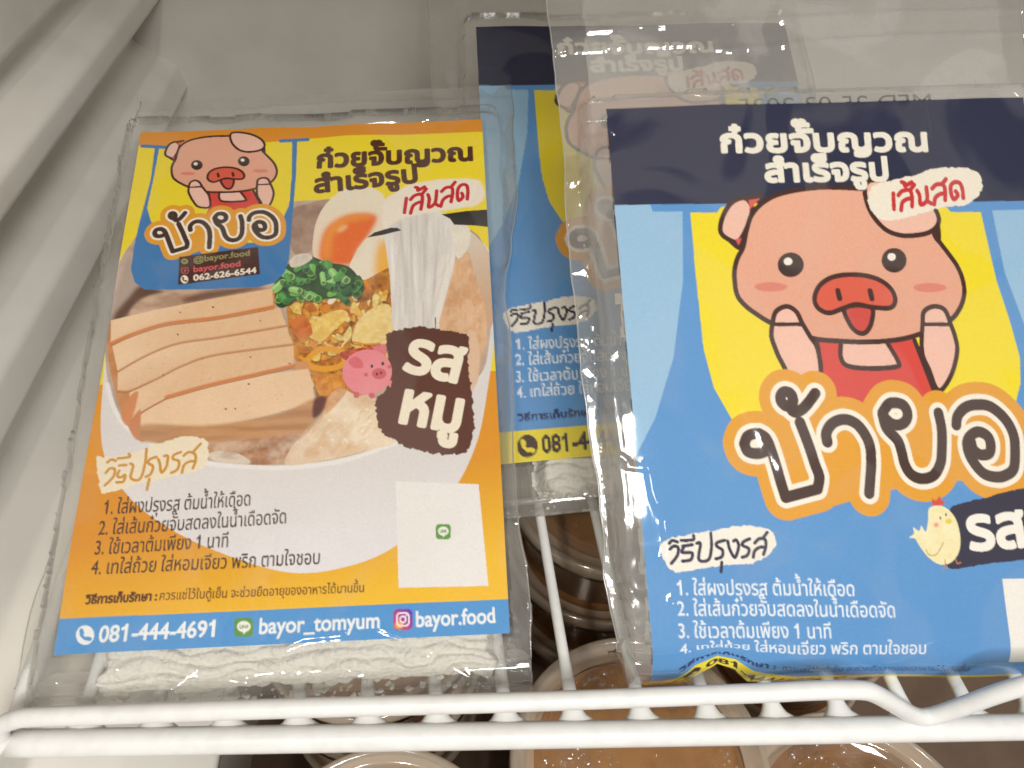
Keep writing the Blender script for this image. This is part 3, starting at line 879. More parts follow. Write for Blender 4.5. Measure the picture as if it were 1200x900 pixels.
    for i in range(70):       # meat fibres
        x, y = rng.uniform(340, 440), rng.uniform(478, 536); q = rng.uniform(4, 13); t_ = rng.uniform(-1.1, -.5)
        if y < 600 - .25 * x - 10 and x < 380 and y < 505: continue
        a.stroke([(x, y), (x + q * .5 * math.cos(t_), y + q * .5 * math.sin(t_) + .6), (x + q * math.cos(t_), y + q * math.sin(t_))], (252, 240, 220) if i % 2 else (196, 148, 106), rng.uniform(.5, 1.3), alpha=.5, blur=.3)
    for i in range(50):
        x, y = rng.uniform(520, 566), rng.uniform(310, 440); q = rng.uniform(3, 9); t_ = rng.uniform(.9, 1.9)
        a.stroke([(x, y), (x + q * math.cos(t_), y + q * math.sin(t_))], (248, 226, 196) if i % 2 else (184, 126, 86), rng.uniform(.5, 1.4), alpha=.45, blur=.3)
    # flavour patch
    pt = [(452, 391), (470, 387), (487, 384), (520, 389), (546, 394), (549, 411), (547, 423), (550, 450), (552, 467), (554, 501), (547, 530), (525, 535), (499, 533), (471, 526), (456, 517), (443, 508), (437, 490), (438, 468), (450, 456), (451, 420), (449, 398)]
    a.poly([(546, 392), (556, 390), (562, 420), (552, 460), (546, 430)], (226, 190, 160), blur=1)
    a.poly(pt, (88, 46, 36), rough=2.2, seed=6, noise=[(.35, .03, .03, 3, (108, 62, 48))])
    cr = (246, 234, 212)
    a.text('รส', (468, 435), (537, 450), 38, cr, bold=5.6)
    a.text('หมู', (460, 496), (539, 509), 38, cr, bold=5.6)
    # small pink pig
    pk = (236, 140, 150)
    a.poly([(432, 408), (449, 404), (449, 422), (438, 424)], (226, 120, 132), smooth=False)
    a.ellipse(426.5, 438, 29.5, 27, pk, rot=-8, noise=[(.3, .1, .1, 3, (244, 160, 166))])
    a.poly([(404, 424), (413, 419), (421, 426), (420, 433), (409, 432)], (222, 112, 124))
    a.ellipse(440.5, 440, 8.6, 6.6, (214, 96, 110)); a.ellipse(438, 440.5, 1.3, 1.8, (90, 30, 40)); a.ellipse(443, 439, 1.3, 1.8, (90, 30, 40))
    a.ellipse(432, 431, 1.5, 2, (50, 26, 30)); a.ellipse(445, 428, 1.7, 2.2, (50, 26, 30))
    a.ellipse(425, 441, 2.5, 2.2, (208, 104, 116)); a.ellipse(453, 432, 2.2, 2.2, (208, 104, 116))
    a.poly([(410, 462), (416, 462), (416, 468), (411, 468)], (206, 100, 112)); a.poly([(428, 464), (434, 463), (435, 468), (430, 469)], (206, 100, 112)); a.poly([(448, 450), (456, 448), (454, 457)], pk, smooth=False)
    # pale scrap behind the noodle and the red script on it
    a.poly([(446, 244), (450, 234), (462, 226), (480, 217), (518, 211), (556, 211), (566, 219), (567, 232), (558, 241), (540, 244), (518, 248), (490, 252), (466, 259), (447, 268)], (240, 228, 212), blur=.8, rough=.8, seed=3)
    fr = sub(FRESH, 6, 980, 180)
    a.stroke([affine(p, (.86, -.17, -380.8), (-.045, .93, 68.4)) for p in fr], (196, 28, 44), 4.0)
    # top band, apron emblem
    a.poly([(150, 140), (580, 128), (580, 155), (565, 155), (470, 158), (400, 159), (345, 163), (325, 166), (250, 172), (205, 172), (163, 171), (150, 171)], (222, 144, 40), smooth=False)
    ap = [(181, 174), (176, 212), (169, 240), (163, 263), (157, 290), (153, 318), (157, 333), (168, 341), (233, 340), (300, 337), (318, 332), (330, 320), (335, 305), (340, 250), (344, 205), (346, 164), (340, 164), (339, 205), (336, 240), (329, 255), (300, 285), (200, 287), (177, 264), (172, 245), (179, 212), (186, 174)]
    a.poly([(183, 176), (342, 166), (338, 205), (335, 242), (326, 260), (300, 285), (200, 287), (178, 264), (173, 245), (180, 212)], (238, 214, 40), smooth=False)
    a.poly(ap, (60, 122, 182), smooth=False)
    a.stroke([(167, 171.5), (201, 173)], (60, 122, 182), 4.2); a.stroke([(327, 165.5), (358, 163)], (60, 122, 182), 4.2)
    pig(a, (.4486, 0.0, -183.0), (-.022, .372, 98.5), 2.4, flat=1.1)
    logo(a, (.438, 0.0, -199.6), (-.034, .363, 115.2), .41)
    a.poly([(208, 302.5), (299, 290), (301, 322), (206, 335)], (70, 34, 28), smooth=False)
    a.text('@bayor.food', (224, 309), (290, 300), 5.2, (152, 146, 92), bold=.5)
    a.text('bayor.food', (223.5, 320), (279, 312.5), 5.2, (222, 92, 92), bold=.5)
    a.text('062-626-6544', (223.5, 330), (297, 320.5), 5.4, (244, 230, 214), bold=.7)
    a.ellipse(214, 307.5, 4, 3.2, (150, 148, 96)); a.ellipse(214, 307.5, 2.2, .8, (70, 34, 28))
    a.stroke(rrect(210.5, 315, 7.6, 6.4, 2), (206, 86, 86), .9, smooth=False, closed=True); a.ellipse(214.3, 318.2, 1.4, 1.4, (206, 86, 86))
    phone_icon(a, 213.5, 328.5, 4.4, (244, 230, 214), (70, 34, 28))
    hb = (78, 36, 16)
    a.text('ก๋วยจั๊บญวณ', (367, 196.5), (556, 188.5), 15.5, hb, bold=3.0)
    a.text('สำเร็จรูป', (364.5, 226), (490, 214), 16, hb, bold=3.0)
    # how to cook
    pp = [(113, 540), (117, 577), (126, 579), (155, 571), (190, 562), (218, 556), (236, 548), (239, 532), (236, 517), (216, 513), (196, 517), (178, 524), (150, 534), (125, 538)]
    a.poly(pp, (240, 226, 200), rough=1.8, seed=12)
    a.stroke(sub(HOWTO_L, 5.4545, 90, 500), (206, 146, 42), 3.1)
    tx = (72, 48, 44)
    for s, p0, p1 in ((STEPS[0], (119, 605), (289, 595)), (STEPS[1], (113.5, 629), (331, 616.5)), (STEPS[2], (109, 652), (262.5, 643.5)), (STEPS[3], (105, 675), (370, 664.5))):
        a.text(s, p0, p1, 12.8, tx, bold=.4)
    a.text('วิธีการเก็บรักษา :', (99, 709), (180, 705.5), 8, (90, 44, 20), bold=1.3)
    a.text('ควรแช่ไว้ในตู้เย็น จะช่วยยืดอายุของอาหารได้นานขึ้น', (182, 705.4), (422, 698), 8.4, (96, 50, 22), bold=.3)
    # white code panel (left blank) and the contact strip
    a.poly([(459.5, 567), (559.5, 570.5), (571, 691.5), (462.5, 693.5)], (238, 234, 232), smooth=False)
    chat_icon(a, 516.5, 627, 9)
    a.poly([(60, 726.5), (66, 726), (330, 717), (592, 707.5), (602, 707), (602, 752), (598, 752), (330, 761), (62, 772), (55, 772)], (82, 152, 216), smooth=False)
    wt = (240, 243, 246)
    phone_icon(a, 98.5, 745, 10.5, wt, (82, 152, 216))
    a.text('081-444-4691', (113, 753.5), (250, 748), 15, wt, bold=1.1)
    chat_icon(a, 279.5, 738, 11)
    a.text('bayor_tomyum', (296, 746), (440.5, 740.5), 15, wt, bold=1.1)
    camera_icon(a, 467.5, 731, 11.5)
    a.text('bayor.food', (482.5, 740), (580.5, 735.5), 15, wt, bold=1.1)
    return a.result()


# ------------------------------------------------------------------ the refrigerator: side wall with moulded ledges, back wall, floor
def smooth_profile(P, r=0.003):
    P = [np.array(p, float) for p in P]
    out = [P[0]]
    for a, b, c in zip(P[:-2], P[1:-1], P[2:]):
        d1 = (a - b); d2 = (c - b); l1 = np.linalg.norm(d1); l2 = np.linalg.norm(d2)
        q = min(r, l1 * .45, l2 * .45)
        p1 = b + d1 / l1 * q; p2 = b + d2 / l2 * q
        for t in np.linspace(0, 1, 6):
            out.append(p1 * (1 - t) ** 2 + 2 * b * t * (1 - t) + p2 * t ** 2)
    out.append(P[-1])
    return np.array(out)


prof = smooth_profile([(-.178, .42), (-.175, .1135), (-.188, .1035), (-.188, .0995), (-.172, .0945), (-.1660, .0905), (-.166, .079), (-.190, .066), (-.193, .052), (-.184, .044), (-.170, .036), (-.167, .021),
                       (-.186, .012), (-.188, -.012), (-.146, -.0145), (-.144, -.031), (-.118, -.038), (-.090, -.060), (-.106, -.115), (-.112, -.26)], .0026)
ys = np.r_[-.02, np.linspace(0.0, .52, 40)]
V = np.array([[x + 0.0012 * math.sin(9 * y) * 0, y, z] for y in ys for x, z in prof])
wall_side = mesh_obj('side_wall', V, grid_faces(len(ys), len(prof))[:, ::-1], MAT['wall'])
tag(wall_side, kind='structure')
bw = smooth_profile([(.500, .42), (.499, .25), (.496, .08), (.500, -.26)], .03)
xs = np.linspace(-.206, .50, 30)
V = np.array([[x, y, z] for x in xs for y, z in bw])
tag(mesh_obj('back_wall', V, grid_faces(len(xs), len(bw)), MAT['shaded_wall']), kind='structure')
tag(mesh_obj('fridge_floor', [(-.112, -.1, -.1792), (.5, -.1, -.1792), (.5, .52, -.1792), (-.112, .52, -.1792)], [(0, 1, 2, 3)], MAT['dark'], smooth=False), kind='structure')

V = [(x, y, z) for z in (.372, .384) for x, y in ((-.206, .03), (.50, .03), (.50, .52), (-.206, .52))]  # unseen slab, added with its front edge set to shade the back wall
tag(mesh_obj('unseen_fridge_ceiling', V, [(0, 1, 2, 3), (7, 6, 5, 4), (0, 4, 5, 1), (1, 5, 6, 2), (2, 6, 7, 3), (3, 7, 4, 0)], MAT['wall'], smooth=False), kind='structure')

# ------------------------------------------------------------------ wire shelf
shelf = empty('wire_shelf', (0, .09, 0))
tag(shelf, 'white plastic coated wire shelf that carries the noodle packets, with a kinked front rail', 'shelf')


def sub_obj(name, V, F, mat, parent, smooth=True):
    """Add a mesh built in world coordinates below a parent."""
    loc = parent.matrix_world.translation if False else np.array(parent.location)
    q = parent.parent
    while q is not None:
        loc = loc + np.array(q.location); q = q.parent
    return mesh_obj(name, np.asarray(V) - loc, F, mat, parent, smooth)


front = lambda x: .0857 - .0425 * (x - .0165)                # the front edge runs slightly skew to the side wall
top = [(-.1360, -.0010, .0000), (-.1372, .0005, .0035), (-.1355, .0020, .0080), (-.1310, .0025, .0112), (-.124, .0025, .0134), (-.10, .0025, .0146), (-.05, .0025, .0170), (.016, .0025, .0192), (.085, .0025, .0232), (.105, .0024, .0250),
       (.1147, .0022, .0256), (.1200, .0022, .0252), (.1245, .0022, .0230), (.1331, .0020, .0157), (.1413, .0018, .0082), (.1462, .0018, .0047), (.1490, .0018, .0042), (.1520, .0018, .0060), (.1570, .0020, .0118), (.1630, .0022, .0200), (.1680, .0022, .0258), (.1710, .0022, .0275), (.178, .0022, .0282), (.20, .0022, .0286), (.33, .0022, .0290)]
top = [(x, front(x) + dy, z) for x, dy, z in top]
V, F = tube(catmull(top, 10), .0028, 20)
sub_obj('front_rail', V, F, MAT['coat'], shelf)
xs = np.linspace(-.136, .33, 60)
V, F = tube(np.c_[xs, front(xs), np.full(60, -.0005)], .0041, 20, .95)
sub_obj('lower_rail', V, F, MAT['coat'], shelf)
x = -.1155
wires = []
while x < .32:
    dy = np.r_[0.0, .003, .0045, .0055, .0065, .008, .010, .014, np.linspace(.024, .37, 14)]
    rad = np.r_[.0085, .0080, .0062, .0047, .0038, .0030, .0025, .0022, np.full(14, .0019)]
    rz = np.r_[.0030, .0030, .0028, .0027, .0025, .0023, .0021, .0020, np.full(14, .0019)]
    zc = np.r_[-.0012, -.0012, -.0010, -.0007, -.0003, .0001, .0005, .0008, np.full(14, .0008)]
    V, F = tube(np.c_[x - dy * .0425, front(x) + dy, zc], rad, 16, rz / rad)
    wires.append(sub_obj('wire', V, F, MAT['coat'], shelf))
    x += .02175
V, F = tube(np.c_[np.linspace(-.134, .33, 12), np.full(12, .30), np.full(12, -.0035)], .0024, 12)
sub_obj('cross_bar', V, F, MAT['coat'], shelf)
V, F = tube(catmull([(-.1360, front(-.136), -.0005), (-.1375, .13, 0), (-.1400, .30, 0), (-.1420, .455, 0)], 6), .003, 12)
sub_obj('side_rail', V, F, MAT['coat'], shelf)


# ------------------------------------------------------------------ soup tubs below the shelf
def smoothstep(a, b, x):
    t = np.clip((np.asarray(x, float) - a) / (b - a), 0, 1)
    return t * t * (3 - 2 * t)


def ico(r, c, sq=0.7):
    out = []
    for i, ph in enumerate((0.0, .5, 1.0, math.pi / 2)):
        n = 9
        for k in range(n):
            a = 2 * math.pi * k / n
            out.append((c[0] + r * math.cos(a) * math.cos(ph), c[1] + r * math.sin(a) * math.cos(ph), c[2] + r * sq * math.sin(ph)))
    return np.array(out), [tuple(f) for f in grid_faces(4, 9, True)]


def soup_tub(x, y, ztop, r, label, drops, seed, high=.045):
    t = empty('soup_tub', (x, y, ztop - high))
    t.scale = (1, 1, high / .045)
    tag(t, label, 'food tub', 'lidded soup tubs below the shelf')
    rb = r * .80
    mesh_tub = [(0, 0), (rb - .003, 0), (rb, .002), (r - .0045, .0405), (r - .003, .0425)]
    V, F = lathe(mesh_tub); mesh_obj('tub', V, F, MAT['cup'], t)
    V, F = lathe([(0, .0335), (r - .007, .0335), (r - .0065, .033), (rb - .0015, .003), (rb - .004, .001), (0, .001)]); mesh_obj('broth', V, F, MAT['broth'], t)
    # lid: raised double rim, sunken window
    V, F = lathe([(0, .0402), (r * .60, .0404), (r * .78, .0400), (r * .80, .0412), (r * .815, .0414)]); lid = mesh_obj('lid', V, F, MAT['lid'], t)
    V, F = lathe([(r * .815, .0414), (r * .83, .0412), (r * .86, .0405), (r * .90, .0407), (r * .93, .0440), (r * .955, .0450), (r * .985, .0446), (r, .0425), (r * 1.002, .0375), (r * .985, .0370), (r * .975, .0400)])
    mesh_obj('rim', V, F, MAT['rim'], lid)
    rng = np.random.RandomState(seed)
    parts = []
    for i in range(drops):
        a = rng.uniform(0, 2 * math.pi); q = r * math.sqrt(rng.uniform(.02, .60))
        s = rng.choice([.0004, .0006, .0009, .0013, .0019], p=[.26, .30, .24, .14, .06])
        if fbm(math.cos(a) * q * 60 + 9, math.sin(a) * q * 60 + seed, seed, 2) < .42: continue
        parts.append(ico(s, (q * math.cos(a), q * math.sin(a), .0406)))
    if parts:
        V, F = merge(parts)
        tag(mesh_obj('condensation', V, F, MAT['drop'], lid), kind='stuff')
    return t


def tub_stack(x, y, ztop, r, n, where, drops, seed):
    """n tubs one on the other, the lowest standing on the floor of the refrigerator"""
    high = (ztop + .179) / n
    names = ['upper', 'lower'] if n == 2 else ['topmost', 'middle', 'lowest']
    for k in range(n):
        lb = where[0] if k == 0 and where[0] else names[k] + ' soup tub of the stack ' + where[1]
        soup_tub(x, y, ztop - high * k, r, lb, drops if k == 0 else min(drops, 60), seed + 3 * k, high)


tub_stack(.066, .090, -.045, .0480, 3, ('soup tub with dewy lid just below the front rail, under the gap between the packets', 'below the front rail under the packet gap'), 520, 1)
tub_stack(.150, .064, -.066, .0475, 2, ('soup tub with a beaded lid below the kink of the front rail', 'below the kink of the front rail'), 620, 2)
tub_stack(-.027, .056, -.045, .0450, 3, ('leftmost soup tub, half cut off below the front rail', 'furthest left below the front rail'), 460, 3)
tub_stack(.0757, .2130, -.0415, .0500, 3, ('', 'in the gap between yellow packet and large blue packet'), 60, 10)
tub_stack(-.036, .158, -.050, .0470, 3, ('', 'hidden under the yellow packet'), 0, 20)
tub_stack(.172, .172, -.050, .0450, 3, ('', 'under the large blue packet'), 0, 30)


# ------------------------------------------------------------------ noodle packets
class Sheet:
    """A rectangle in space (mm in, metres out) that may bend down near its bottom edge."""
    def __init__(self, TL, TR, BR, BL, w, h, vc=1e9, rc=12.0, amax=100, lift=None):
        self.lift = lift
        self.c = [np.array(p, float) for p in (TL, TR, BR, BL)]
        self.w, self.h, self.vc, self.rc, self.amax = w, h, vc, rc, math.radians(amax)

    def bil(self, u, v):
        a = (u / self.w)[..., None]; b = (v / self.h)[..., None]
        TL, TR, BR, BL = self.c
        return TL * (1 - a) * (1 - b) + TR * a * (1 - b) + BR * a * b + BL * (1 - a) * b

    def frame(self, u, v):
        e = 1.0
        du = self.bil(u + e, v) - self.bil(u - e, v); dv = self.bil(u, v + e) - self.bil(u, v - e)
        du /= np.linalg.norm(du, axis=-1, keepdims=True); dv /= np.linalg.norm(dv, axis=-1, keepdims=True)
        n = np.cross(dv, du); n /= np.linalg.norm(n, axis=-1, keepdims=True)
        n = np.where(n[..., 2:3] < 0, -n, n)
        return dv, n

    def at(self, u, v, w):
        u = np.asarray(u, float); v = np.asarray(v, float); w = np.asarray(w, float)
        u, v, w = np.broadcast_arrays(u, v, w)
        vb = np.minimum(v, self.vc)
        P = self.bil(u, vb)
        dv, n = self.frame(u, vb)
        s = np.maximum(0, v - self.vc)
        if self.lift is not None:          # the bottom edge is ruffled up here and there
            s = s * np.interp(u, *self.lift)
        th = np.minimum(s / self.rc, self.amax)
        ex = (s - th * self.rc)
        r = self.rc
        fx = r * np.sin(th) + ex * np.cos(th); fn = -r * (1 - np.cos(th)) - ex * np.sin(th)
        nn = n * np.cos(th)[..., None] + dv * np.sin(th)[..., None]
        return P + (dv * fx[..., None] + n * fn[..., None] + nn * w[..., None]) / 1000.0


def low_wave(u, v, seed):
    return (fbm(u / 38.0 + seed, v / 52.0, seed, 2) - .5) * 2.2


def crease(u, v, lines):
    h = np.zeros_like(u)
    for P, amp, wd in lines:
        P = np.asarray(P, float)
        d = np.full(u.shape, 1e9)
        for a, b in zip(P[:-1], P[1:]):
            q = b - a
            t = np.clip(((u - a[0]) * q[0] + (v - a[1]) * q[1]) / (q @ q), 0, 1)
            d = np.minimum(d, np.hypot(u - a[0] - t * q[0], v - a[1] - t * q[1]))
        h = h + amp * np.exp(-(d / wd) ** 2)
    return h


def packet(name, label, sheet, art, lw, lh, left, right, vtop, vbot, fill, depth, seed, creases, lab_res=1, marg=9.0, nu=230, nv=300, noodle=None, wr=1.0, hazy='flange'):
    """left/right: bag margin (mm) as a function of v; fill: (u0,u1,v0,v1) of the bulging part; depth: how far the seam lies below the label."""
    base = sheet.at(lw / 2, vbot, -depth)
    root = empty(name, tuple(base))
    tag(root, label, 'food packet', 'rice noodle packets on the shelf')
    v = np.linspace(vtop, vbot, nv)[:, None] * np.ones((1, nu))
    a = np.linspace(0, 1, nu)[None, :] * np.ones((nv, 1))
    L = np.interp(v[:, 0], *left)[:, None]; Rr = np.interp(v[:, 0], *right)[:, None]
    edge = (fbm(v[:, :1] / 22.0, v[:, :1] * 0, seed + 3, 3) - .5) * 3.6
    u = -L - edge + a * (lw + L + Rr + 2 * edge)
    u0, u1, v0, v1 = fill
    du = np.maximum(np.maximum(u0 - u, u - u1), 0); dv = np.maximum(np.maximum(v0 - v, v - v1), 0)
    d = np.hypot(du, dv * .8)
    d = d * (.75 + .7 * fbm(u / 16.0, v / 13.0, seed + 31, 2))
    creases = list(creases)
    rg = np.random.RandomState(seed)
    for i in range(26):      # short folds running in from the edge
        t = rg.rand(); side = rg.randint(4)
        p = [(-rg.uniform(0, 7), t * lh), (lw + rg.uniform(0, 7), t * lh), (t * lw, -rg.uniform(0, 10)), (t * lw, lh + rg.uniform(2, 12))][side]
        an = rg.uniform(0, 6.28); q = rg.uniform(5, 14)
        creases.append(([p, (p[0] + q * .5 * math.cos(an) + rg.uniform(-1, 1), p[1] + q * .5 * math.sin(an)), (p[0] + q * math.cos(an), p[1] + q * math.sin(an))], rg.uniform(.35, .8), rg.uniform(.5, .9)))
    out = smoothstep(0, marg, d)
    wl = low_wave(u, v, seed)
    wrk = (fbm(u / 9.0 + fbm(u / 20, v / 20, seed) * 3, v / 15.0, seed + 1, 2) - .5)
    ridged = 1 - np.abs(fbm(u / 12.0 + 3, v / 20.0, seed + 5, 3) - .5) * 2
    ridged2 = 1 - np.abs(fbm(u / 6.0 + 9, v / 9.0 + fbm(u / 25, v / 25, seed + 8) * 3, seed + 15, 2) - .5) * 2
    w = wl + .35 + (1 - out) * (wrk * .10 + .10 * np.maximum(0, ridged - .82) * 8 * .4) * wr - out * depth + out * (1 - smoothstep(marg, marg * 2.2, d) * .45) * (wrk * 1.7 + np.maximum(0, ridged - .88) * 5 + np.maximum(0, ridged2 - .90) * 6) * wr
    w = np.maximum(w, np.where(out < .5, wl + .18, -99))
    w = w + crease(u, v, creases)
    front = sheet.at(u, v, w)
    wb = -depth - .25 - (1 - out) * depth * .5
    back = sheet.at(u, v, np.minimum(wb, w - .3))
    V = np.vstack([front.reshape(-1, 3), back.reshape(-1, 3)])
    F = grid_faces(nv, nu)
    n = nv * nu
    Fb = (F + n)[:, ::-1]
    # side seams
    ring = []
    for i in range(nv - 1):
        for j in (0, nu - 1):
            ring.append((i * nu + j, (i + 1) * nu + j, (i + 1) * nu + j + n, i * nu + j + n))
    for j in range(nu - 1):
        ring.append(((nv - 1) * nu + j, (nv - 1) * nu + j + 1, (nv - 1) * nu + j + 1 + n, (nv - 1) * nu + j + n))
    Fall = np.vstack([F, Fb, np.array(ring)])
    bag = sub_obj('bag', V, Fall, MAT['film'], root)
    bag.data.materials.append(MAT[hazy])
    fu = u[:-1, :-1].ravel(); fv = v[:-1, :-1].ravel()
    outl = ((fu < -.5) | (fu > lw + .5) | (fv < -.5) | (fv > lh + .5)).astype(np.int32)
    fused = ((out[:-1, :-1].ravel() > .9) & ((fu < -3) | (fu > lw + 3))).astype(np.int32)     # the welded side flanges
    bag.data.materials.append(MAT['flange'])
    mi = np.concatenate([np.where(fused > 0, 2, outl), np.where(fused > 0, 2, 1), np.full(len(ring), 2)]).astype(np.int32)
    bag.data.polygons.foreach_set('material_index', mi)
    # pale bead added along the cut and welded edges as their highlight
    for j in (0, nu - 1):
        Vb, Fbd = tube((front[::3, j] + back[::3, j]) / 2, .00028, 6)
        sub_obj('seam', Vb, Fbd, MAT['seam'], bag)
    # printed insert
    c = art[::lab_res, ::lab_res]
    h, wd, _ = c.shape
    lu = (np.arange(wd) + .5) / wd * lw; lv = (np.arange(h) + .5) / h * lh
    U, VV = np.meshgrid(lu, lv)
    wl = low_wave(U, VV, seed)
    P = sheet.at(U, VV, wl)
    lab = sub_obj('label', P.reshape(-1, 3), grid_faces(h, wd), MAT['label'], root)
    at = lab.data.color_attributes.new('print', 'FLOAT_COLOR', 'POINT')
    cc = np.ones((h * wd, 4), np.float32); cc[:, :3] = c.reshape(-1, 3)
    at.data.foreach_set('color', cc.ravel())
    if noodle:
        nodes(root, sheet, noodle, seed)
    return root, bag, lab


def nodes(root, sheet, spec, seed):
    """A flattened bundle of floury rice noodles behind the insert."""
    u0, u1, v0, v1, deep = spec
    res = .55
    nu = int((u1 - u0) / res); nv = int(60 / res)
    vs = np.r_[np.linspace(v0, v1 - 34, 30), np.linspace(v1 - 34, v1 + 4, int(38 / res))]
    us = np.linspace(u0, u1, nu)
    U, Vv = np.meshgrid(us, vs)
    wob = fbm(U / 16.0, Vv / 16.0, seed + 40, 3) * 6
    d1, d2 = worley(U / 9.5 + wob * .2, Vv / 6.0 + wob * .25, seed + 9)
    e1, e2 = worley(U / 2.2, Vv / 1.9, seed + 19)
    fold = np.abs(((Vv * .30 + 3.2 * fbm(U / 17.0, Vv / 12.0, seed + 61, 3)) % 1.0) * 2 - 1)
    lump = (1 - fold ** 2) * 1.5 + .5 * (fbm(U / 22.0, Vv / 1.1, seed + 77, 3) - .5) + .45 * np.clip((d2 - d1) * 1.3, 0, 1) ** .6 * 2.2 + np.clip(e2 - e1, 0, 1) * .25 + (fbm(U / 4.0, Vv / 2.6, seed + 2, 5) - .5) * 1.5
    du = np.minimum(U - u0, u1 - U) - 7 * fbm(U * 0 + 5, Vv / 8.0, seed + 3, 4)
    ragged = v1 - 4 + (fbm(U / 9.0, U * 0 + 2, seed + 7, 4) - .5) * 8
    dv = np.minimum(Vv - v0, ragged - Vv)
    dd = np.minimum(du, dv)
    w = -1.0 - 3.6 + lump
    w = np.minimum(w, -.5)
    w = w - (1 - smoothstep(0, 5, dd)) * deep
    P = sheet.at(U, Vv, w)
    keep = dd > -1.0
    F = grid_faces(len(vs), nu)
    k = keep.ravel()
    F = F[k[F].all(1)]
    o = sub_obj('noodles', P.reshape(-1, 3), F, MAT['noodle'], root)
    # broken crumbs of flour at the lower end
    rng = np.random.RandomState(seed)
    parts = []
    for i in range(70):
        uu = rng.uniform(u0 + 3, u1 - 3); v_ = v1 - 4 + rng.normal(0, 3.2); s = rng.choice([.35, .6, 1.0, 1.8], p=[.4, .3, .2, .1])
        c = sheet.at(np.array(uu), np.array(v_), np.array(-1.6 - rng.uniform(0, 2.0)))
        v, f = ico(1.0, (0, 0, 0), .6)
        v = v * np.array([s * rng.uniform(.7, 1.6), s, s * .6]) / 1000 * (1 + (rng.rand(len(v), 1) - .5) * .5)
        a = rng.uniform(0, 6.28)
        v = v @ np.array([[math.cos(a), math.sin(a), 0], [-math.sin(a), math.cos(a), 0], [0, 0, 1]])
        parts.append((v + c, f))
    V, F = merge(parts)
    tag(sub_obj('flour_crumbs', V, F, MAT['noodle'], root), kind='stuff')
    return o


def droplets(root, sheet, spots, seed):
    rng = np.random.RandomState(seed)
    parts = []
    for (u, v, ru, rv, n, w) in spots:
        for i in range(n):
            a = rng.uniform(0, 6.28); q = math.sqrt(rng.rand())
            c = sheet.at(np.array(u + ru * q * math.cos(a)), np.array(v + rv * q * math.sin(a)), np.array(w))
            parts.append(ico(rng.choice([.0003, .0005, .0008, .0011], p=[.35, .35, .2, .1]), c, 1.0))
    V, F = merge(parts)
    tag(sub_obj('condensation', V, F, MAT['drop'], root), kind='stuff')


art_food = paint_food()
art_blue = paint_blue()
HL = homog([(165, 155), (565, 140), (598, 749), (62, 768)], [(0, 0), (150, 0), (150, 215), (0, 215)])
HR = homog([(710, 127), (1198, 115), (1290, 822), (770, 830)], [(0, 0), (150, 0), (150, 193.1), (0, 193.1)])


def px(H, P):
    q = np.c_[np.asarray(P, float), np.ones(len(P))] @ H.T
    return q[:, :2] / q[:, 2:3]


# the yellow packet at the left
shL = Sheet((-.1293, .3110, .0852), (.0161, .3106, .0922), (.0175, .1133, .0120), (-.1260, .1136, .0120), 150, 215, vc=223, rc=10, amax=75)
crL = [(px(HL, [(330, 760), (350, 752), (395, 748), (402, 738)]), .5, .8), (px(HL, [(372, 775), (395, 785), (415, 797)]), .7, .8),
       (px(HL, [(205, 800), (190, 822)]), 1.0, 1.0), (px(HL, [(500, 770), (530, 790), (552, 806)]), .7, .8), (px(HL, [(225, 785), (205, 805), (185, 812)]), .8, .9),
       (px(HL, [(438, 740), (452, 746), (470, 752)]), .4, .7),
       (px(HL, [(130, 113), (220, 114), (300, 112), (380, 105), (460, 103), (620, 101)]), .8, .7)]
pkL, bagL, labL = packet('noodle_packet', 'clear packet with a yellow insert showing a bowl of noodles, standing at the left', shL, art_food, 150, 215,
                         ([-60, -30, 0, 90, 150, 215, 245], [6, 7, 10, 10, 10, 14, 17]), ([-60, -30, 0, 40, 62, 75, 90, 150, 215, 245], [15, 15, 15, 14, 9, 5.5, 6.5, 6, 7, 8]),
                         -27, 245, (-3, 153, -3, 235), 9.0, 11, crL, noodle=(7, 151, 30, 238, 9))
droplets(pkL, shL, [(149, 222, 3, 5, 60, -1.5), (141, 231, 5, 4, 90, -1.0), (151, 214, 2, 9, 40, -3)], 5)

# the blue packet behind
shB = Sheet((.0153, .3699, .1088), (.1650, .3688, .1135), (.1659, .1801, .0300), (.0165, .1770, .0200), 150, 203, vc=216, rc=9, amax=80)
pkB, bagB, labB = packet('noodle_packet', 'blue packet lying further back, half hidden between the yellow packet and the large blue one', shB, art_blue, 150, 203,
                         ([-80, 0, 203, 240], [23, 22, 12, 10]), ([-80, 240], [12, 12]), -75, 231, (-2, 152, -3, 219), 9.0, 23, [], lab_res=2, nu=160, nv=220,
                         noodle=(12, 140, 40, 221, 9))
droplets(pkB, shB, [(8, 226, 10, 3.5, 90, -4)], 6)

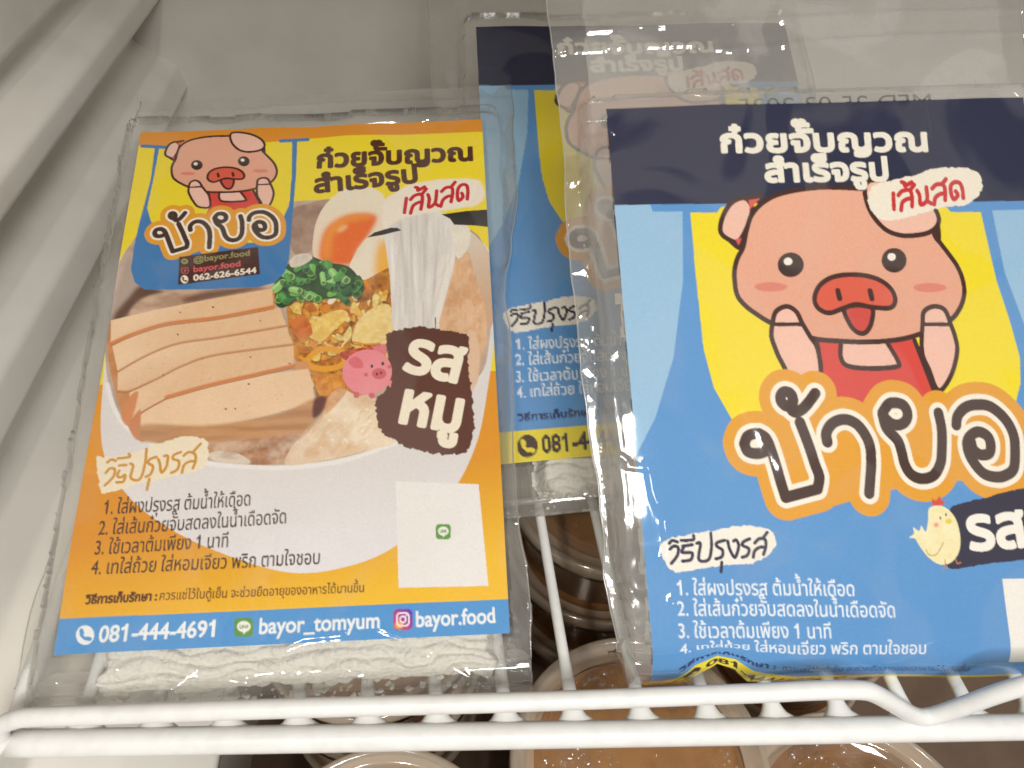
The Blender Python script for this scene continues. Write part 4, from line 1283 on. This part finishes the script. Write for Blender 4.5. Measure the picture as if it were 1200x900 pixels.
# the large blue packet at the right
shR = Sheet((.0532, .2365, .1326), (.2030, .2435, .1341), (.2111, .0839, .0028), (.0613, .0874, .0100), 150, 193.1, vc=174, rc=15, amax=76, lift=([-20, 4, 9, 14, 21, 27, 34, 50, 200], [1, 1, .8, .42, .22, .30, .62, .9, 1]))
crR = [(px(HR, [(757, 545), (763, 580), (775, 605), (780, 640), (778, 655)]), 1.1, 1.0), (px(HR, [(786, 705), (795, 740), (806, 775)]), .8, .9),
       (px(HR, [(1140, 690), (1170, 672), (1196, 650)]), .8, .8), (px(HR, [(1150, 230), (1080, 190), (1040, 150)]), .3, 2.5), (px(HR, [(870, 480), (910, 545), (960, 540)]), .3, 3),
       (px(HR, [(640, 44), (700, 41), (760, 35), (810, 36), (860, 43), (1000, 30), (1240, 22)]), 1.1, .8), (px(HR, [(640, 20), (800, 9), (900, 7), (1000, 0), (1240, -8)]), .9, .7),
       (px(HR, [(640, 24), (800, 13), (900, 11), (1000, 4), (1240, -4)]), .6, .6), (px(HR, [(715, 150), (760, 190), (800, 330)]), .35, 4), (px(HR, [(1120, 130), (1150, 200), (1190, 330)]), .4, 5),
       (px(HR, [(990, 680), (1030, 720), (1090, 690), (1130, 650)]), .35, 3.0)]
pkR, bagR, labR = packet('noodle_packet', 'large blue packet nearest the camera, at the right against the kinked rail', shR, art_blue, 150, 203,
                         ([-80, -10, 40, 80, 120, 150, 190, 220], [14, 14, 14.5, 13.5, 11, 10.5, 8.5, 7]), ([-80, 220], [12, 12]), -70, 209, (-3.5, 153.5, -2, 200), 9.5, 37, crR, marg=5.5,
                         noodle=(0, 149, 60, 203, 8), hazy='flange2')


def stamp(root, sheet, s, u0, u1, v, h, w, mirror=True):
    """Date code printed on the back film, seen from behind and so mirrored."""
    cu = bpy.data.curves.new('date_stamp', 'FONT'); cu.body = s; cu.size = 1
    ob = bpy.data.objects.new('date_stamp', cu); COL.objects.link(ob)
    bpy.context.view_layer.update()
    me = bpy.data.meshes.new_from_object(ob.evaluated_get(bpy.context.evaluated_depsgraph_get()))
    P = np.array([v_.co[:] for v_ in me.vertices]); F = [tuple(p.vertices) for p in me.polygons]
    bpy.data.objects.remove(ob)
    x = (P[:, 0] - P[:, 0].min()) / np.ptp(P[:, 0])
    uu = u1 - x * (u1 - u0) if mirror else u0 + x * (u1 - u0)
    vv = v - P[:, 1] / .7 * h
    return sub_obj('date_stamp', sheet.at(uu, vv, np.full(len(uu), w)), F, MAT['ink'], root, smooth=False)


a0 = px(HR, [(866, 127), (1098, 119)])
stamp(pkR, shR, 'MFD 25 03 2025', a0[0, 0], a0[1, 0], a0[1, 1] + .4, 5.4, -5.0)
